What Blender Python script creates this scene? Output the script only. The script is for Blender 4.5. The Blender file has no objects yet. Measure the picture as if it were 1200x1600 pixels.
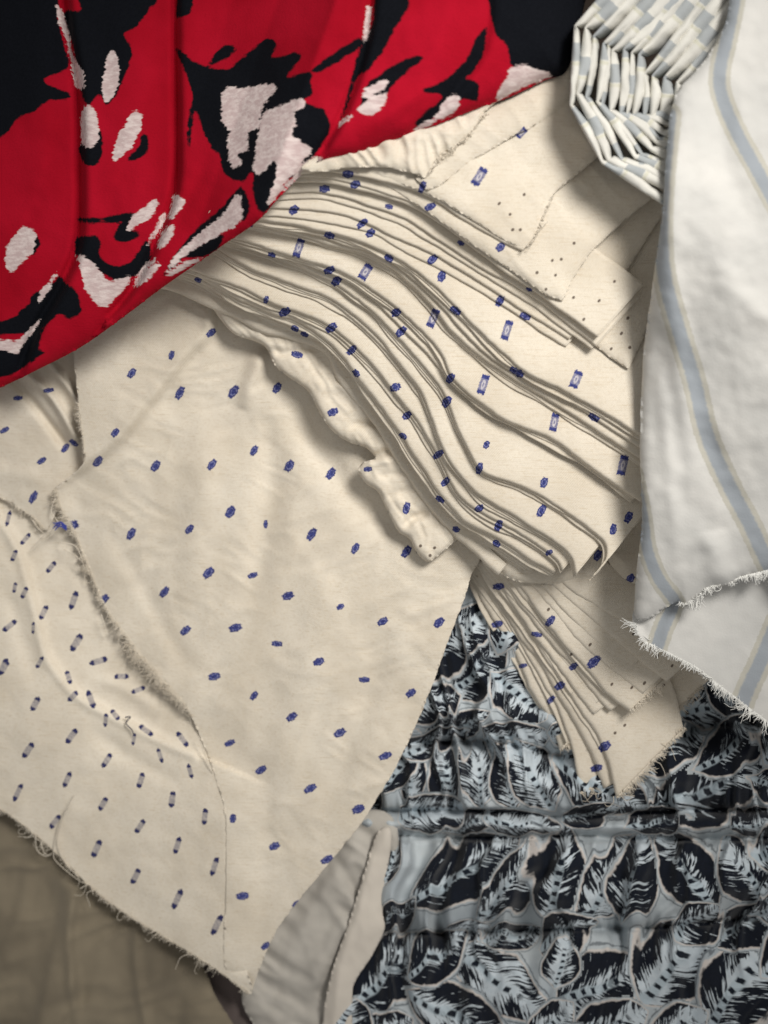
import bpy, math
import numpy as np
from mathutils import Vector

scene = bpy.context.scene
COL = scene.collection
RNG = np.random.RandomState(7)

# ------------------------------------------------------------------ camera, sky, sun, exposure
U = 0.0004            # one plan unit is 0.4 mm
CAMH = 2400.0         # camera height above the plan, in plan units
cam_d = bpy.data.cameras.new('camera')
cam = bpy.data.objects.new('camera', cam_d)
COL.objects.link(cam)
cam.location = (0, 0, CAMH * U)
cam.rotation_euler = (0, 0, 0)
cam_d.sensor_fit = 'VERTICAL'
cam_d.sensor_height = 24.0
cam_d.lens = 12.0 / (800.0 / CAMH)
cam_d.clip_start = 0.01
cam_d.clip_end = 50.0
cam_d.dof.use_dof = True
cam_d.dof.focus_distance = (CAMH - 150) * U
cam_d.dof.aperture_fstop = 3.2
scene.camera = cam

world = bpy.data.worlds.new('World')
scene.world = world
world.use_nodes = True
world.node_tree.nodes['Background'].inputs[0].default_value = (1.0, 0.985, 0.96, 1.0)      # dim even room light
world.node_tree.nodes['Background'].inputs[1].default_value = 0.29

# one soft shop lamp up to the right, its pool of light on the folded stack
spot_d = bpy.data.lights.new('shop_lamp', 'SPOT')
spot_d.energy = 146.0
spot_d.color = (1.0, 0.965, 0.915)
spot_d.spot_size = math.radians(30)
spot_d.spot_blend = 1.0
spot_d.shadow_soft_size = 0.25
spot = bpy.data.objects.new('shop_lamp', spot_d)
COL.objects.link(spot)
spot.location = (0.62, 0.68, 1.52)
spot.rotation_euler = (spot.location - Vector((0.02, 0.045, 0.06))).to_track_quat('Z', 'Y').to_euler()

scene.view_settings.view_transform = 'Standard'
scene.view_settings.look = 'None'
scene.view_settings.gamma = 1.0
scene.view_settings.exposure = 0.0

# ------------------------------------------------------------------ numeric helpers
def sag(px, py):
    # the heap slopes away from the stack towards the lower left
    q = (600 - np.asarray(px, float)) * 0.62 + (np.asarray(py, float) - 600) * 0.78
    return 0.16 * 60 * np.logaddexp(0, q / 60)
def P(px, py, z, drop=True):
    if drop: z = z - sag(px, py)
    k = 1 - np.asarray(z, float) / CAMH
    return np.stack([(np.asarray(px, float) - 600) * k * U, -(np.asarray(py, float) - 800) * k * U,
                     np.asarray(z, float) * U + 0 * k], -1)

_perm = np.random.RandomState(3).rand(512, 512)
def vnoise(x, y):
    xi, yi = np.floor(x).astype(int), np.floor(y).astype(int)
    fx, fy = x - xi, y - yi
    fx = fx * fx * fx * (fx * (fx * 6 - 15) + 10)
    fy = fy * fy * fy * (fy * (fy * 6 - 15) + 10)
    g = lambda a, b: _perm[a % 512, b % 512]
    return ((g(xi, yi) * (1 - fx) + g(xi + 1, yi) * fx) * (1 - fy)
            + (g(xi, yi + 1) * (1 - fx) + g(xi + 1, yi + 1) * fx) * fy) * 2 - 1
def fbm(x, y, o=3):
    s, a = 0, 1.0
    for i in range(o):
        s = s + a * vnoise(x * 2 ** i + 17.3 * i, y * 2 ** i + 9.1 * i)
        a *= 0.5
    return s
def sstep(a, b, x):
    t = np.clip((x - a) / (b - a), 0, 1)
    return t * t * (3 - 2 * t)
def rotc(x, y, deg):
    c, s = math.cos(math.radians(deg)), math.sin(math.radians(deg))
    return x * c + y * s, -x * s + y * c
def creases(x, y, deg, lx, ly, seed=0.0):
    """sharp shallow wrinkles running along the direction deg"""
    a, b = rotc(x, y, deg)
    a = a + 14 * vnoise(x / 70 + seed, y / 70)
    b = b + 18 * vnoise(x / 60 + seed + 5, y / 60)
    return 1 - np.abs(vnoise(a / lx + seed * 3.1, b / ly + seed * 1.7)) * 2

def smooth_curve(pts, step=4.0, closed=False):
    p = np.array(pts, float)
    n = len(p)
    if closed:
        q = np.vstack([p[-1], p, p[0], p[1]])
        segs = n
    else:
        q = np.vstack([2 * p[0] - p[1], p, 2 * p[-1] - p[-2]])
        segs = n - 1
    out = []
    for i in range(segs):
        p0, p1, p2, p3 = q[i:i + 4]
        m = max(2, int(np.linalg.norm(p2[:2] - p1[:2]) / step))
        # centripetal-like tangents limited by the chord
        for t in np.arange(m) / m:
            out.append(0.5 * (2 * p1 + (p2 - p0) * t + (2 * p0 - 5 * p1 + 4 * p2 - p3) * t * t + (3 * p1 - p0 - 3 * p2 + p3) * t ** 3))
    if not closed:
        out.append(p[-1])
    return np.array(out)
def resample(c, step):
    s = np.concatenate([[0], np.cumsum(np.linalg.norm(np.diff(c[:, :2], axis=0), axis=1))])
    n = max(3, int(s[-1] / step) + 1)
    t = np.linspace(0, s[-1], n)
    return np.stack([np.interp(t, s, c[:, k]) for k in range(c.shape[1])], -1), t

def seg_dist(X, Y, poly, closed=True, want=False):
    p = np.asarray(poly, float)[:, :2]
    q = np.roll(p, -1, 0) if closed else p[1:]
    p = p if closed else p[:-1]
    best = np.full(X.shape, 1e9)
    bx, by = np.zeros(X.shape), np.zeros(X.shape)
    side, tt = np.zeros(X.shape), np.zeros(X.shape)
    for i, ((ax, ay), (cx, cy)) in enumerate(zip(p, q)):
        dx, dy = cx - ax, cy - ay
        L = dx * dx + dy * dy + 1e-9
        t = np.clip(((X - ax) * dx + (Y - ay) * dy) / L, 0, 1)
        nx, ny = ax + t * dx, ay + t * dy
        dd = (X - nx) ** 2 + (Y - ny) ** 2
        m = dd < best
        best[m] = dd[m]; bx[m] = nx[m]; by[m] = ny[m]
        side[m] = (dx * (Y - ay) - dy * (X - ax))[m]
        tt[m] = (i + t[m]) / len(p)
    if want:
        return np.sqrt(best), bx, by, np.sign(side), tt
    return np.sqrt(best)
def inside(X, Y, poly):
    p = np.asarray(poly, float)
    r = np.zeros(X.shape, bool)
    n = len(p)
    j = n - 1
    for i in range(n):
        xi, yi, xj, yj = p[i, 0], p[i, 1], p[j, 0], p[j, 1]
        if yi != yj:
            r ^= ((yi > Y) != (yj > Y)) & (X < (xj - xi) * (Y - yi) / (yj - yi) + xi)
        j = i
    return r
def sdf(X, Y, poly):
    dd = seg_dist(X, Y, poly)
    return np.where(inside(X, Y, poly), -dd, dd)
def ridge(X, Y, line, w, h, taper=0.25):
    dd, _, _, _, t = seg_dist(X, Y, smooth_curve(line, 12), False, True)
    return h * np.exp(-(dd / w) ** 2) * np.clip(np.minimum(t, 1 - t) / taper, 0, 1) ** 0.7
def hang(X, Y, line, w, h, sgn=1):
    """a step: +h on one side of the line, easing over w"""
    dd, _, _, s, _ = seg_dist(X, Y, smooth_curve(line, 12), False, True)
    return h * sstep(-w, w, dd * s * sgn)
def tps(ctrl):
    c = np.array(ctrl, float)
    xy, z = c[:, :2] / 500, c[:, 2]
    k = lambda r2: np.where(r2 > 0, 0.5 * r2 * np.log(r2 + 1e-12), 0)
    n = len(c)
    K = k(((xy[:, None] - xy[None]) ** 2).sum(-1)) + np.eye(n) * 0.002
    A = np.zeros((n + 3, n + 3))
    A[:n, :n] = K; A[:n, n] = 1; A[:n, n + 1:] = xy; A[n, :n] = 1; A[n + 1:, :n] = xy.T
    w = np.linalg.solve(A, np.concatenate([z, [0, 0, 0]]))
    def f(X, Y):
        r = w[n] + w[n + 1] * X / 500 + w[n + 2] * Y / 500
        for i in range(n):
            r = r + w[i] * k((X / 500 - xy[i, 0]) ** 2 + (Y / 500 - xy[i, 1]) ** 2)
        return r
    return f

# ------------------------------------------------------------------ mesh helpers
def tag(o, label=None, cat=None, kind=None, group=None):
    if label: o['label'] = label
    if cat: o['category'] = cat
    if kind: o['kind'] = kind
    if group: o['group'] = group
    return o
def thing(name, at, label, cat, group=None):
    o = bpy.data.objects.new(name, None)
    COL.objects.link(o)
    o.location = Vector(P(*at))
    o.empty_display_size = 0.02
    return tag(o, label, cat, None, group)
def link(me, name, parent, material, thick=0.0):
    o = bpy.data.objects.new(name, me)
    COL.objects.link(o)
    if material: me.materials.append(material)
    if parent is not None:
        o.parent = parent
        o.matrix_parent_inverse.translation = -parent.location
    if thick:
        m = o.modifiers.new('thickness', 'SOLIDIFY')
        m.thickness = thick * U
        m.offset = -1
    return o
def make_mesh(name, V, F, smooth=True):
    me = bpy.data.meshes.new(name)
    F = np.asarray(F, np.int32)
    k = F.shape[1]
    me.vertices.add(len(V)); me.vertices.foreach_set('co', np.asarray(V, np.float32).ravel())
    me.loops.add(F.size); me.loops.foreach_set('vertex_index', F.ravel())
    me.polygons.add(len(F))
    me.polygons.foreach_set('loop_start', np.arange(0, F.size, k, dtype=np.int32))
    me.update(calc_edges=True)
    me.validate()
    me.polygons.foreach_set('use_smooth', np.full(len(me.polygons), smooth))
    return me
def put_float(me, name, vals):
    a = me.attributes.new(name, 'FLOAT', 'POINT')
    a.data.foreach_set('value', np.asarray(vals, np.float32))
def put_cornervec(me, name, vals):
    a = me.attributes.new(name, 'FLOAT_VECTOR', 'CORNER')
    a.data.foreach_set('vector', np.asarray(vals, np.float32).ravel())
def put_motifs(me, px, py, motifs):
    """woven motifs: every corner gets its place inside the nearest motif (u along, v across, kind)"""
    nl = len(me.loops)
    lv = np.zeros(nl, np.int32); me.loops.foreach_get('vertex_index', lv)
    out = np.full((nl, 3), 9.0); out[:, 2] = 0
    if len(motifs):
        M = np.array(motifs, float)
        nf = len(me.polygons)
        ls = np.zeros(nf, np.int32); me.polygons.foreach_get('loop_start', ls)
        lt = np.zeros(nf, np.int32); me.polygons.foreach_get('loop_total', lt)
        fi = np.repeat(np.arange(nf), lt)
        cnt = np.bincount(fi, minlength=nf)
        cx = np.bincount(fi, px[lv], nf) / cnt
        cy = np.bincount(fi, py[lv], nf) / cnt
        best = np.full(nf, 1e9); idx = np.zeros(nf, int)
        for i, m in enumerate(M):
            c, s = math.cos(m[2]), math.sin(m[2])
            dx, dy = cx - m[0], cy - m[1]
            q = ((dx * c + dy * s) / m[3]) ** 2 + ((-dx * s + dy * c) / m[4]) ** 2
            b = q < best
            best[b] = q[b]; idx[b] = i
        m = M[idx[fi]]
        dx, dy = px[lv] - m[:, 0], py[lv] - m[:, 1]
        c, s = np.cos(m[:, 2]), np.sin(m[:, 2])
        out[:, 0] = (dx * c + dy * s) / m[:, 3]
        out[:, 1] = (-dx * s + dy * c) / m[:, 4]
        out[:, 2] = m[:, 5]
    put_cornervec(me, 'motif', out)

def patch(name, outline, zf, parent, material, spacing=4.0, motifs=None, thick=1.0, smooth=True, ragged=0.0, attrs=None, seed=0):
    """a sheet of cloth with a free outline: a fine grid whose rim follows the outline"""
    poly = smooth_curve(outline, 5.0, True) if smooth else np.array(outline, float)
    if ragged:
        if not smooth:
            q = np.vstack([poly, poly[:1]]); poly, _ = resample(q, 4.0); poly = poly[:-1]
        poly = poly + ragged * np.stack([vnoise(poly[:, 0] / 6 + seed, poly[:, 1] / 6) + RNG.uniform(-.5, .5, len(poly)),
                                         vnoise(poly[:, 0] / 6 + 40, poly[:, 1] / 6 + seed) + RNG.uniform(-.5, .5, len(poly))], -1)
    x0, y0 = poly.min(0) - spacing; x1, y1 = poly.max(0) + spacing
    xs, ys = np.arange(x0, x1 + spacing, spacing), np.arange(y0, y1 + spacing, spacing)
    X, Y = np.meshgrid(xs, ys)
    ins = inside(X, Y, poly)
    ny, nx = X.shape
    cell = ins[:-1, :-1] | ins[1:, :-1] | ins[:-1, 1:] | ins[1:, 1:]
    I = np.arange(nx * ny).reshape(ny, nx)
    F = np.stack([I[:-1, :-1][cell], I[1:, :-1][cell], I[1:, 1:][cell], I[:-1, 1:][cell]], -1)
    used = np.unique(F)
    mp = np.full(nx * ny, -1); mp[used] = np.arange(len(used))
    F = mp[F]
    px, py = X.ravel()[used].copy(), Y.ravel()[used].copy()
    iv = ins.ravel()[used]
    D, bx, by, _, _ = seg_dist(px, py, poly, True, True)
    snap = (~iv) | (D < spacing * 0.35)
    px[snap] = bx[snap]; py[snap] = by[snap]; D[snap] = 0
    z = zf(px, py, D)
    V = P(px, py, z)
    org = np.array(parent.location) if False else 0
    me = make_mesh(name, V - org, F)
    if motifs is not None: put_motifs(me, px, py, motifs)
    for k, fn in (attrs or {}).items(): put_float(me, k, fn(px, py))
    o = link(me, name, parent, material, thick)
    o['_n'] = len(F); del o['_n']
    return o, (px, py, z)

def ply(name, curve, z, r, depth, parent, material, motifs, direction=(0.62, -0.78), lower=60, step=5.0, wob=1.0, droop=2.5, ext=(70, 0), rise=0.0, seed=0.0, zend=0.0):
    """one fold of a folded length: lower layer, rounded fold edge, upper layer, swept along the fold line"""
    p = np.array(curve, float)
    if ext[0]: p = np.vstack([p[0] - (p[1] - p[0]) / np.linalg.norm(p[1] - p[0]) * ext[0], p])
    if ext[1]: p = np.vstack([p, p[-1] + (p[-1] - p[-2]) / np.linalg.norm(p[-1] - p[-2]) * ext[1]])
    c, t = resample(smooth_curve(p, 4.0), step)
    dx, dy = np.array(direction) / np.linalg.norm(direction)
    prof = [(lower, -2 * r, 0), (lower * .5, -2 * r, 0), (r * 1.6, -2 * r, 0)]
    for a in np.linspace(-90, 90, 9):
        prof.append((r - r * math.cos(math.radians(a)) * 1.0, -r + r * math.sin(math.radians(a)), 1))
    s = r + 2.5
    while s < depth:
        prof.append((s, 0, 1)); s += 4.0 if s < 50 else 9.0
    prof.append((depth, 0, 1))
    prof = np.array(prof)
    ss, dz = prof[:, 0][None], prof[:, 1][None]
    tt = t[:, None]
    off = wob * (2.4 * fbm(tt / 70 + seed * 7.7, seed * 3.3 + 0 * tt, 2) + 0.5 * fbm(tt / 12 + seed * 2.7, seed * 9.3 + 0 * tt, 2))
    X = c[:, 0][:, None] + dx * (ss + off)
    Y = c[:, 1][:, None] + dy * (ss + off)
    top = np.clip(prof[:, 2], 0, 1)[None]
    Z = z + dz + zend * (tt / t[-1]) ** 2 + top * (-droop * np.exp(-ss / 15.0) + rise * np.clip(ss / 60.0, 0, 1)
        + wob * 0.8 * fbm(tt / 40 + seed * 5.1, ss / 45 + seed, 3) * (1 - np.exp(-ss / 14)))
    n, m = X.shape
    V = P(X.ravel(), Y.ravel(), (Z + 0 * X).ravel())
    I = np.arange(n * m).reshape(n, m)
    F = np.stack([I[:-1, :-1].ravel(), I[:-1, 1:].ravel(), I[1:, 1:].ravel(), I[1:, :-1].ravel()], -1)
    me = make_mesh(name, V, F)
    put_motifs(me, X.ravel(), Y.ravel(), motifs)
    return link(me, name, parent, material, 0.9)

def tubes(name, paths, radius, parent, material, sides=4):
    """thin threads joined in one mesh; each path is an array of (px, py, z)"""
    Vs, Fs, base = [], [], 0
    for q in paths:
        w = P(q[:, 0], q[:, 1], q[:, 2])
        n = len(w)
        tan = np.gradient(w, axis=0)
        tan /= np.linalg.norm(tan, axis=1)[:, None] + 1e-12
        up = np.array([0.13, 0.21, 0.97])
        a = np.cross(tan, up); a /= np.linalg.norm(a, axis=1)[:, None] + 1e-12
        b = np.cross(a, tan)
        rr = radius * U * np.linspace(1, 0.6, n)[:, None]
        for k in range(sides):
            g = 2 * math.pi * k / sides
            Vs.append(w + rr * (math.cos(g) * a + math.sin(g) * b))
        for k in range(sides):
            k2 = (k + 1) % sides
            i = np.arange(n - 1)
            Fs.append(np.stack([base + k * n + i, base + k2 * n + i, base + k2 * n + i + 1, base + k * n + i + 1], -1))
        base += n * sides
    me = make_mesh(name, np.vstack(Vs), np.vstack(Fs))
    put_cornervec(me, 'motif', np.tile([9.0, 9.0, 0.0], (len(me.loops), 1)))
    return link(me, name, parent, material)
def fray(edge, zfun, length, out, parent, material, per=0.55, radius=0.55, spread=0.5, seed=1):
    """short broken threads standing out of a torn edge"""
    r = np.random.RandomState(seed)
    c, t = resample(smooth_curve(edge, 4.0), 1.0)
    tan = np.gradient(c, axis=0); tan /= np.linalg.norm(tan, axis=1)[:, None]
    nor = np.stack([tan[:, 1], -tan[:, 0]], -1)
    if np.mean(nor @ np.array(out)) < 0: nor = -nor
    paths = []
    for i in range(int(len(c) * per)):
        k = r.randint(0, len(c))
        L = length * (0.25 + 0.75 * r.rand() ** 1.8) * (0.3 + 1.9 * abs(vnoise(np.array([t[k] / 19.0 + seed]), np.array([seed * 1.3]))[0]))
        d0 = nor[k] + tan[k] * (r.normal(0, spread) + 1.2 * float(vnoise(np.array([t[k] / 11.0]), np.array([seed * 2.3]))[0]))
        d0 /= np.linalg.norm(d0)
        d1 = d0 + nor[k] * 0.2 + r.normal(0, 0.45, 2)
        p0 = c[k] - d0 * 3
        p1 = c[k] + d0 * L * 0.5
        p2 = p1 + d1 / np.linalg.norm(d1) * L * 0.5
        q = np.array([p0, (p0 + p1) / 2, p1, p2])
        z0 = float(np.asarray(zfun(np.array([c[k][0]]), np.array([c[k][1]]))).ravel()[0])
        zz = z0 + np.array([0.3, 0.6, r.uniform(-1, 2), r.uniform(-5, 2)])
        paths.append(np.column_stack([q, zz]))
    o = tubes('frayed_edge', paths, radius, parent, material, 3)
    o['kind'] = 'stuff'
    return o
def tangle(edge, zfun, n, out, parent, material, seed, reach=26, radius=0.5):
    r = np.random.RandomState(seed)
    c, t = resample(smooth_curve(edge, 4.0), 1.0)
    for i in range(n):
        p = c[r.randint(0, len(c))].copy()
        d = np.array(out, float) + r.normal(0, 0.6, 2); d /= np.linalg.norm(d)
        z0 = float(np.asarray(zfun(np.array([p[0]]), np.array([p[1]]))).ravel()[0])
        pts = [(p[0] - d[0] * 4, p[1] - d[1] * 4, z0 + 0.8)]
        a = r.normal(0, 0.5)
        for k in range(r.randint(3, 7)):
            st = reach * r.uniform(0.18, 0.34)
            ca, sa = math.cos(a), math.sin(a)
            d = np.array([d[0] * ca - d[1] * sa, d[0] * sa + d[1] * ca]); a += r.normal(0, 0.45)
            p = p + d * st
            pts.append((p[0], p[1], z0 + 1.2 - 1.0 * k + r.uniform(-.8, .8)))
        tubes('loose_thread', [smooth_curve(pts, 3.0)], radius * r.uniform(0.8, 1.3), parent, material, 4)
def thread(pts, parent, material, radius=0.8, name='loose_thread'):
    return tubes(name, [smooth_curve(pts, 3.0)], radius, parent, material, 5)

# ------------------------------------------------------------------ node helper
class S:
    def __init__(s, nt, k): s.nt, s.k = nt, k
    def _m(s, op, *o, clamp=False):
        n = s.nt.nodes.new('ShaderNodeMath'); n.operation = op; n.use_clamp = clamp
        for i, v in enumerate((s,) + o):
            if isinstance(v, S): s.nt.links.new(v.k, n.inputs[i])
            else: n.inputs[i].default_value = v
        return S(s.nt, n.outputs[0])
    def __add__(s, o): return s._m('ADD', o)
    __radd__ = __add__
    def __sub__(s, o): return s._m('SUBTRACT', o)
    def __rsub__(s, o): return s._m('MULTIPLY', -1.0)._m('ADD', o)
    def __mul__(s, o): return s._m('MULTIPLY', o)
    __rmul__ = __mul__
    def __lt__(s, o): return s._m('LESS_THAN', o)
    def __gt__(s, o): return s._m('GREATER_THAN', o)
    def abs(s): return s._m('ABSOLUTE')
    def max(s, o): return s._m('MAXIMUM', o)
    def min(s, o): return s._m('MINIMUM', o)
    def pow(s, o): return s._m('POWER', o)
    def sin(s): return s._m('SINE')
    def mod(s, o): return s._m('FLOORED_MODULO', o)
    def soft(s, a, b):
        n = s.nt.nodes.new('ShaderNodeMapRange'); n.interpolation_type = 'SMOOTHSTEP'
        s.nt.links.new(s.k, n.inputs[0])
        n.inputs[1].default_value = a; n.inputs[2].default_value = b
        n.inputs[3].default_value = 0; n.inputs[4].default_value = 1
        return S(s.nt, n.outputs[0])
def lin(r, g, b):
    f = lambda c: (c / 255 / 12.92) if c <= 10 else ((c / 255 + 0.055) / 1.055) ** 2.4
    return (f(r), f(g), f(b), 1.0)
class Mat:
    def __init__(s, name, rough=0.9, sheen=0.15, spec=0.15):
        s.m = bpy.data.materials.new(name); s.m.use_nodes = True
        s.nt = s.m.node_tree
        s.b = s.nt.nodes['Principled BSDF']
        s.b.inputs['Roughness'].default_value = rough
        s.b.inputs['Specular IOR Level'].default_value = spec
        s.b.inputs['Sheen Weight'].default_value = sheen
        s.b.inputs['Sheen Roughness'].default_value = 0.5
        tc = s.nt.nodes.new('ShaderNodeNewGeometry')
        s.pos = tc.outputs['Position']
    def attr(s, name, vec=False):
        n = s.nt.nodes.new('ShaderNodeAttribute'); n.attribute_name = name
        if not vec: return S(s.nt, n.outputs['Fac'])
        x = s.nt.nodes.new('ShaderNodeSeparateXYZ'); s.nt.links.new(n.outputs['Vector'], x.inputs[0])
        return [S(s.nt, x.outputs[i]) for i in range(3)]
    def noise(s, scale, detail=2.0, stretch=(1, 1, 1), rot=0.0, vec=None, rough=0.5, dist=0.0):
        mp = s.nt.nodes.new('ShaderNodeMapping')
        mp.inputs['Scale'].default_value = stretch
        mp.inputs['Rotation'].default_value = (0, 0, rot)
        s.nt.links.new(vec if vec is not None else s.pos, mp.inputs[0])
        n = s.nt.nodes.new('ShaderNodeTexNoise')
        n.inputs['Scale'].default_value = scale; n.inputs['Detail'].default_value = detail
        n.inputs['Roughness'].default_value = rough; n.inputs['Distortion'].default_value = dist
        s.nt.links.new(mp.outputs[0], n.inputs['Vector'])
        return S(s.nt, n.outputs['Fac'])
    def vec(s, x, y, z=0.0):
        c = s.nt.nodes.new('ShaderNodeCombineXYZ')
        for i, v in enumerate((x, y, z)):
            if isinstance(v, S): s.nt.links.new(v.k, c.inputs[i])
            else: c.inputs[i].default_value = v
        return c.outputs[0]
    def wave(s, scale, rot, dist=1.5):
        mp = s.nt.nodes.new('ShaderNodeMapping'); mp.inputs['Rotation'].default_value = (0, 0, rot)
        s.nt.links.new(s.pos, mp.inputs[0])
        n = s.nt.nodes.new('ShaderNodeTexWave'); n.wave_type = 'BANDS'
        n.inputs['Scale'].default_value = scale; n.inputs['Distortion'].default_value = dist
        n.inputs['Detail'].default_value = 2.0; n.inputs['Detail Scale'].default_value = 0.6
        s.nt.links.new(mp.outputs[0], n.inputs['Vector'])
        return S(s.nt, n.outputs['Fac'])
    def rgb(s, c):
        n = s.nt.nodes.new('ShaderNodeRGB'); n.outputs[0].default_value = c
        return n.outputs[0]
    def mix(s, fac, a, b):
        n = s.nt.nodes.new('ShaderNodeMix'); n.data_type = 'RGBA'
        ins = [i for i in n.inputs if i.type == 'RGBA']
        if isinstance(fac, S): s.nt.links.new(fac.k, n.inputs[0])
        else: n.inputs[0].default_value = fac
        for v, i in ((a, ins[0]), (b, ins[1])):
            if isinstance(v, tuple): i.default_value = v
            else: s.nt.links.new(v, i)
        return [o for o in n.outputs if o.type == 'RGBA'][0]
    def done(s, colour, height=None, strength=0.3, dist=0.0004):
        if isinstance(colour, tuple): s.b.inputs['Base Color'].default_value = colour
        else: s.nt.links.new(colour, s.b.inputs['Base Color'])
        if height is not None:
            n = s.nt.nodes.new('ShaderNodeBump'); n.inputs['Strength'].default_value = strength
            n.inputs['Distance'].default_value = dist
            s.nt.links.new(height.k, n.inputs['Height'])
            s.nt.links.new(n.outputs[0], s.b.inputs['Normal'])
        return s.m

# ------------------------------------------------------------------ materials
def mat_cream():
    M = Mat('cream_dobby_cotton', 0.9, 0.12, 0.2)
    u, v, k = M.attr('motif', True)
    n1 = M.noise(900, 2); n2 = M.noise(1100, 2, (1, 1, 1), 0.7)
    uu = u + (n1 - 0.5) * 0.55
    vv = v + (n2 - 0.5) * 0.65
    au, av = uu.abs(), vv.abs()
    # cloth colour
    blot = M.noise(24, 3)
    fine = M.noise(420, 3, (1, 1, 1), 0.4)
    col = M.mix(blot.soft(0.25, 0.75), lin(220, 210, 193), lin(231, 222, 206))
    col = M.mix((fine - 0.5).abs() * 0.9, col, lin(188, 168, 138))
    slub = M.noise(1500, 2, (0.05, 1, 1), 0.62)
    col = M.mix(slub.soft(0.52, 0.8) * 0.5, col, lin(196, 178, 150))
    tw = M.wave(300, 0.72, 0.6)
    col = M.mix(tw * M.noise(34, 2).soft(0.45, 0.7) * 0.22, col, lin(186, 170, 142))
    k0 = k < 0.5
    k1 = (k > 0.5) * (k < 1.5)
    k2 = (k > 1.5) * (k < 2.5)
    k3 = k > 2.5
    # rosette dot
    hexm = (au.max(av * 0.95 + au * 0.42)).soft(1.02, 0.86)
    rho = (u * u + v * v).pow(0.5)
    ring = ((rho - 0.55).abs()).soft(0.16, 0.06) * n1.soft(0.42, 0.6)
    blue = M.mix(n2.soft(0.3, 0.7), lin(44, 47, 98), lin(70, 78, 142))
    c0 = M.mix(ring * 0.55, blue, lin(170, 172, 205))
    col = M.mix(hexm * k0, col, c0)
    # barred motif with a pale rosette in the middle
    bar = (au.max(av * 0.95)).soft(1.02, 0.88)
    mid = (u.abs()).soft(0.62, 0.5)
    ros = ((rho * 1.5 - 0.5).abs()).soft(0.3, 0.1)
    c1 = M.mix(mid * (ros * 0.45 + 0.2 + n1.soft(0.42, 0.62) * 0.15), blue, lin(222, 216, 214))
    col = M.mix(bar * k1, col, c1)
    # reverse side: floats with dark ends
    rev = ((au.max(0.55) - 0.55) * 2.0).pow(2.0) 
    rev = (rev + av * av).soft(1.05, 0.8)
    pale = (u.abs()).soft(0.62, 0.4)
    c2 = M.mix(pale * (n1.soft(0.35, 0.65) * 0.35 + 0.55), lin(44, 47, 92), lin(196, 188, 180))
    col = M.mix(rev * k2, col, c2)
    # pin holes of the selvedge
    pin = rho.soft(1.1, 0.7)
    col = M.mix(pin * k3 * 0.85, col, lin(70, 52, 42))
    h = tw * 0.6 + fine * 0.9 + slub * 0.5 + M.noise(150, 3) * 0.3 + (hexm * k0 + bar * k1) * 0.35
    return M.done(col, h, 0.42, 0.0006)

def mat_red():
    M = Mat('red_floral_print', 0.9, 0.0, 0.08)
    sb, sw = M.attr('sd_black'), M.attr('sd_white')
    n = M.noise(90, 3, (1, 1, 1), 0.3); n2 = M.noise(260, 2, (0.35, 1.3, 1), 1.1); n3 = M.noise(700, 2)
    e = (n - 0.5) * 9.0 + (n2 - 0.5) * 7.0 + (n3 - 0.5) * 2.5
    n4 = M.noise(420, 2, (0.16, 1.4, 1), 1.25)
    e2 = (n - 0.5) * 5.0 + (n2 - 0.5) * 7.0 + (n4 - 0.5) * 10.0 + (n3 - 0.5) * 3.0
    red = M.mix(M.noise(20, 3).soft(0.3, 0.7), lin(164, 10, 32), lin(180, 16, 41))
    red = M.mix(M.noise(900, 2).soft(0.5, 0.8) * 0.22, red, lin(128, 8, 24))
    blk = M.mix(M.noise(600, 2), lin(11, 13, 18), lin(20, 22, 28))
    wht = M.mix(M.noise(380, 3, (0.4, 1.4, 1), 1.2).soft(0.35, 0.7), lin(206, 184, 182), lin(230, 214, 210))
    col = M.mix((sb + e).soft(1.8, -1.8), red, blk)
    col = M.mix((sw + e2).soft(1.5, -1.5), col, wht)
    return M.done(col, M.noise(700, 3) + M.noise(160, 3) * 0.4 + M.noise(1600, 1, (0.06, 1, 1), 0.2) * 0.7, 0.35, 0.0005)

def mat_white():
    M = Mat('white_striped_cotton', 0.88, 0.15, 0.2)
    ds = M.attr('stripe')
    n = (M.noise(500, 2) - 0.5) * 0.25
    d0 = ds + n
    base = M.mix(M.noise(26, 3).soft(0.3, 0.7), lin(204, 203, 199), lin(216, 214, 209))
    base = M.mix(M.noise(120, 4).soft(0.5, 0.8) * 0.2, base, lin(200, 198, 194))
    st = M.mix(d0.soft(0.45, 0.7), lin(158, 164, 170), lin(190, 187, 176))
    col = M.mix(d0.soft(1.08, 0.95), base, st)
    return M.done(col, M.noise(800, 3) + M.noise(140, 3), 0.28, 0.0004)

def mat_bundle():
    M = Mat('white_blue_checked_cotton', 0.88, 0.15, 0.2)
    s = M.attr('along')
    n = (M.noise(400, 2) - 0.5) * 6
    m = (s + n).mod(104.0)
    base = M.mix(M.noise(60, 3).soft(0.3, 0.7), lin(206, 204, 197), lin(222, 220, 212))
    col = M.mix(m.soft(30.0, 28.0), base, M.mix(M.noise(160, 2), lin(160, 165, 168), lin(176, 180, 180)))
    col = M.mix(m.soft(30.0, 31.0) * m.soft(37.0, 35.0), col, lin(205, 203, 188))
    return M.done(col, M.noise(700, 3) + M.noise(120, 3), 0.3, 0.0004)

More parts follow.
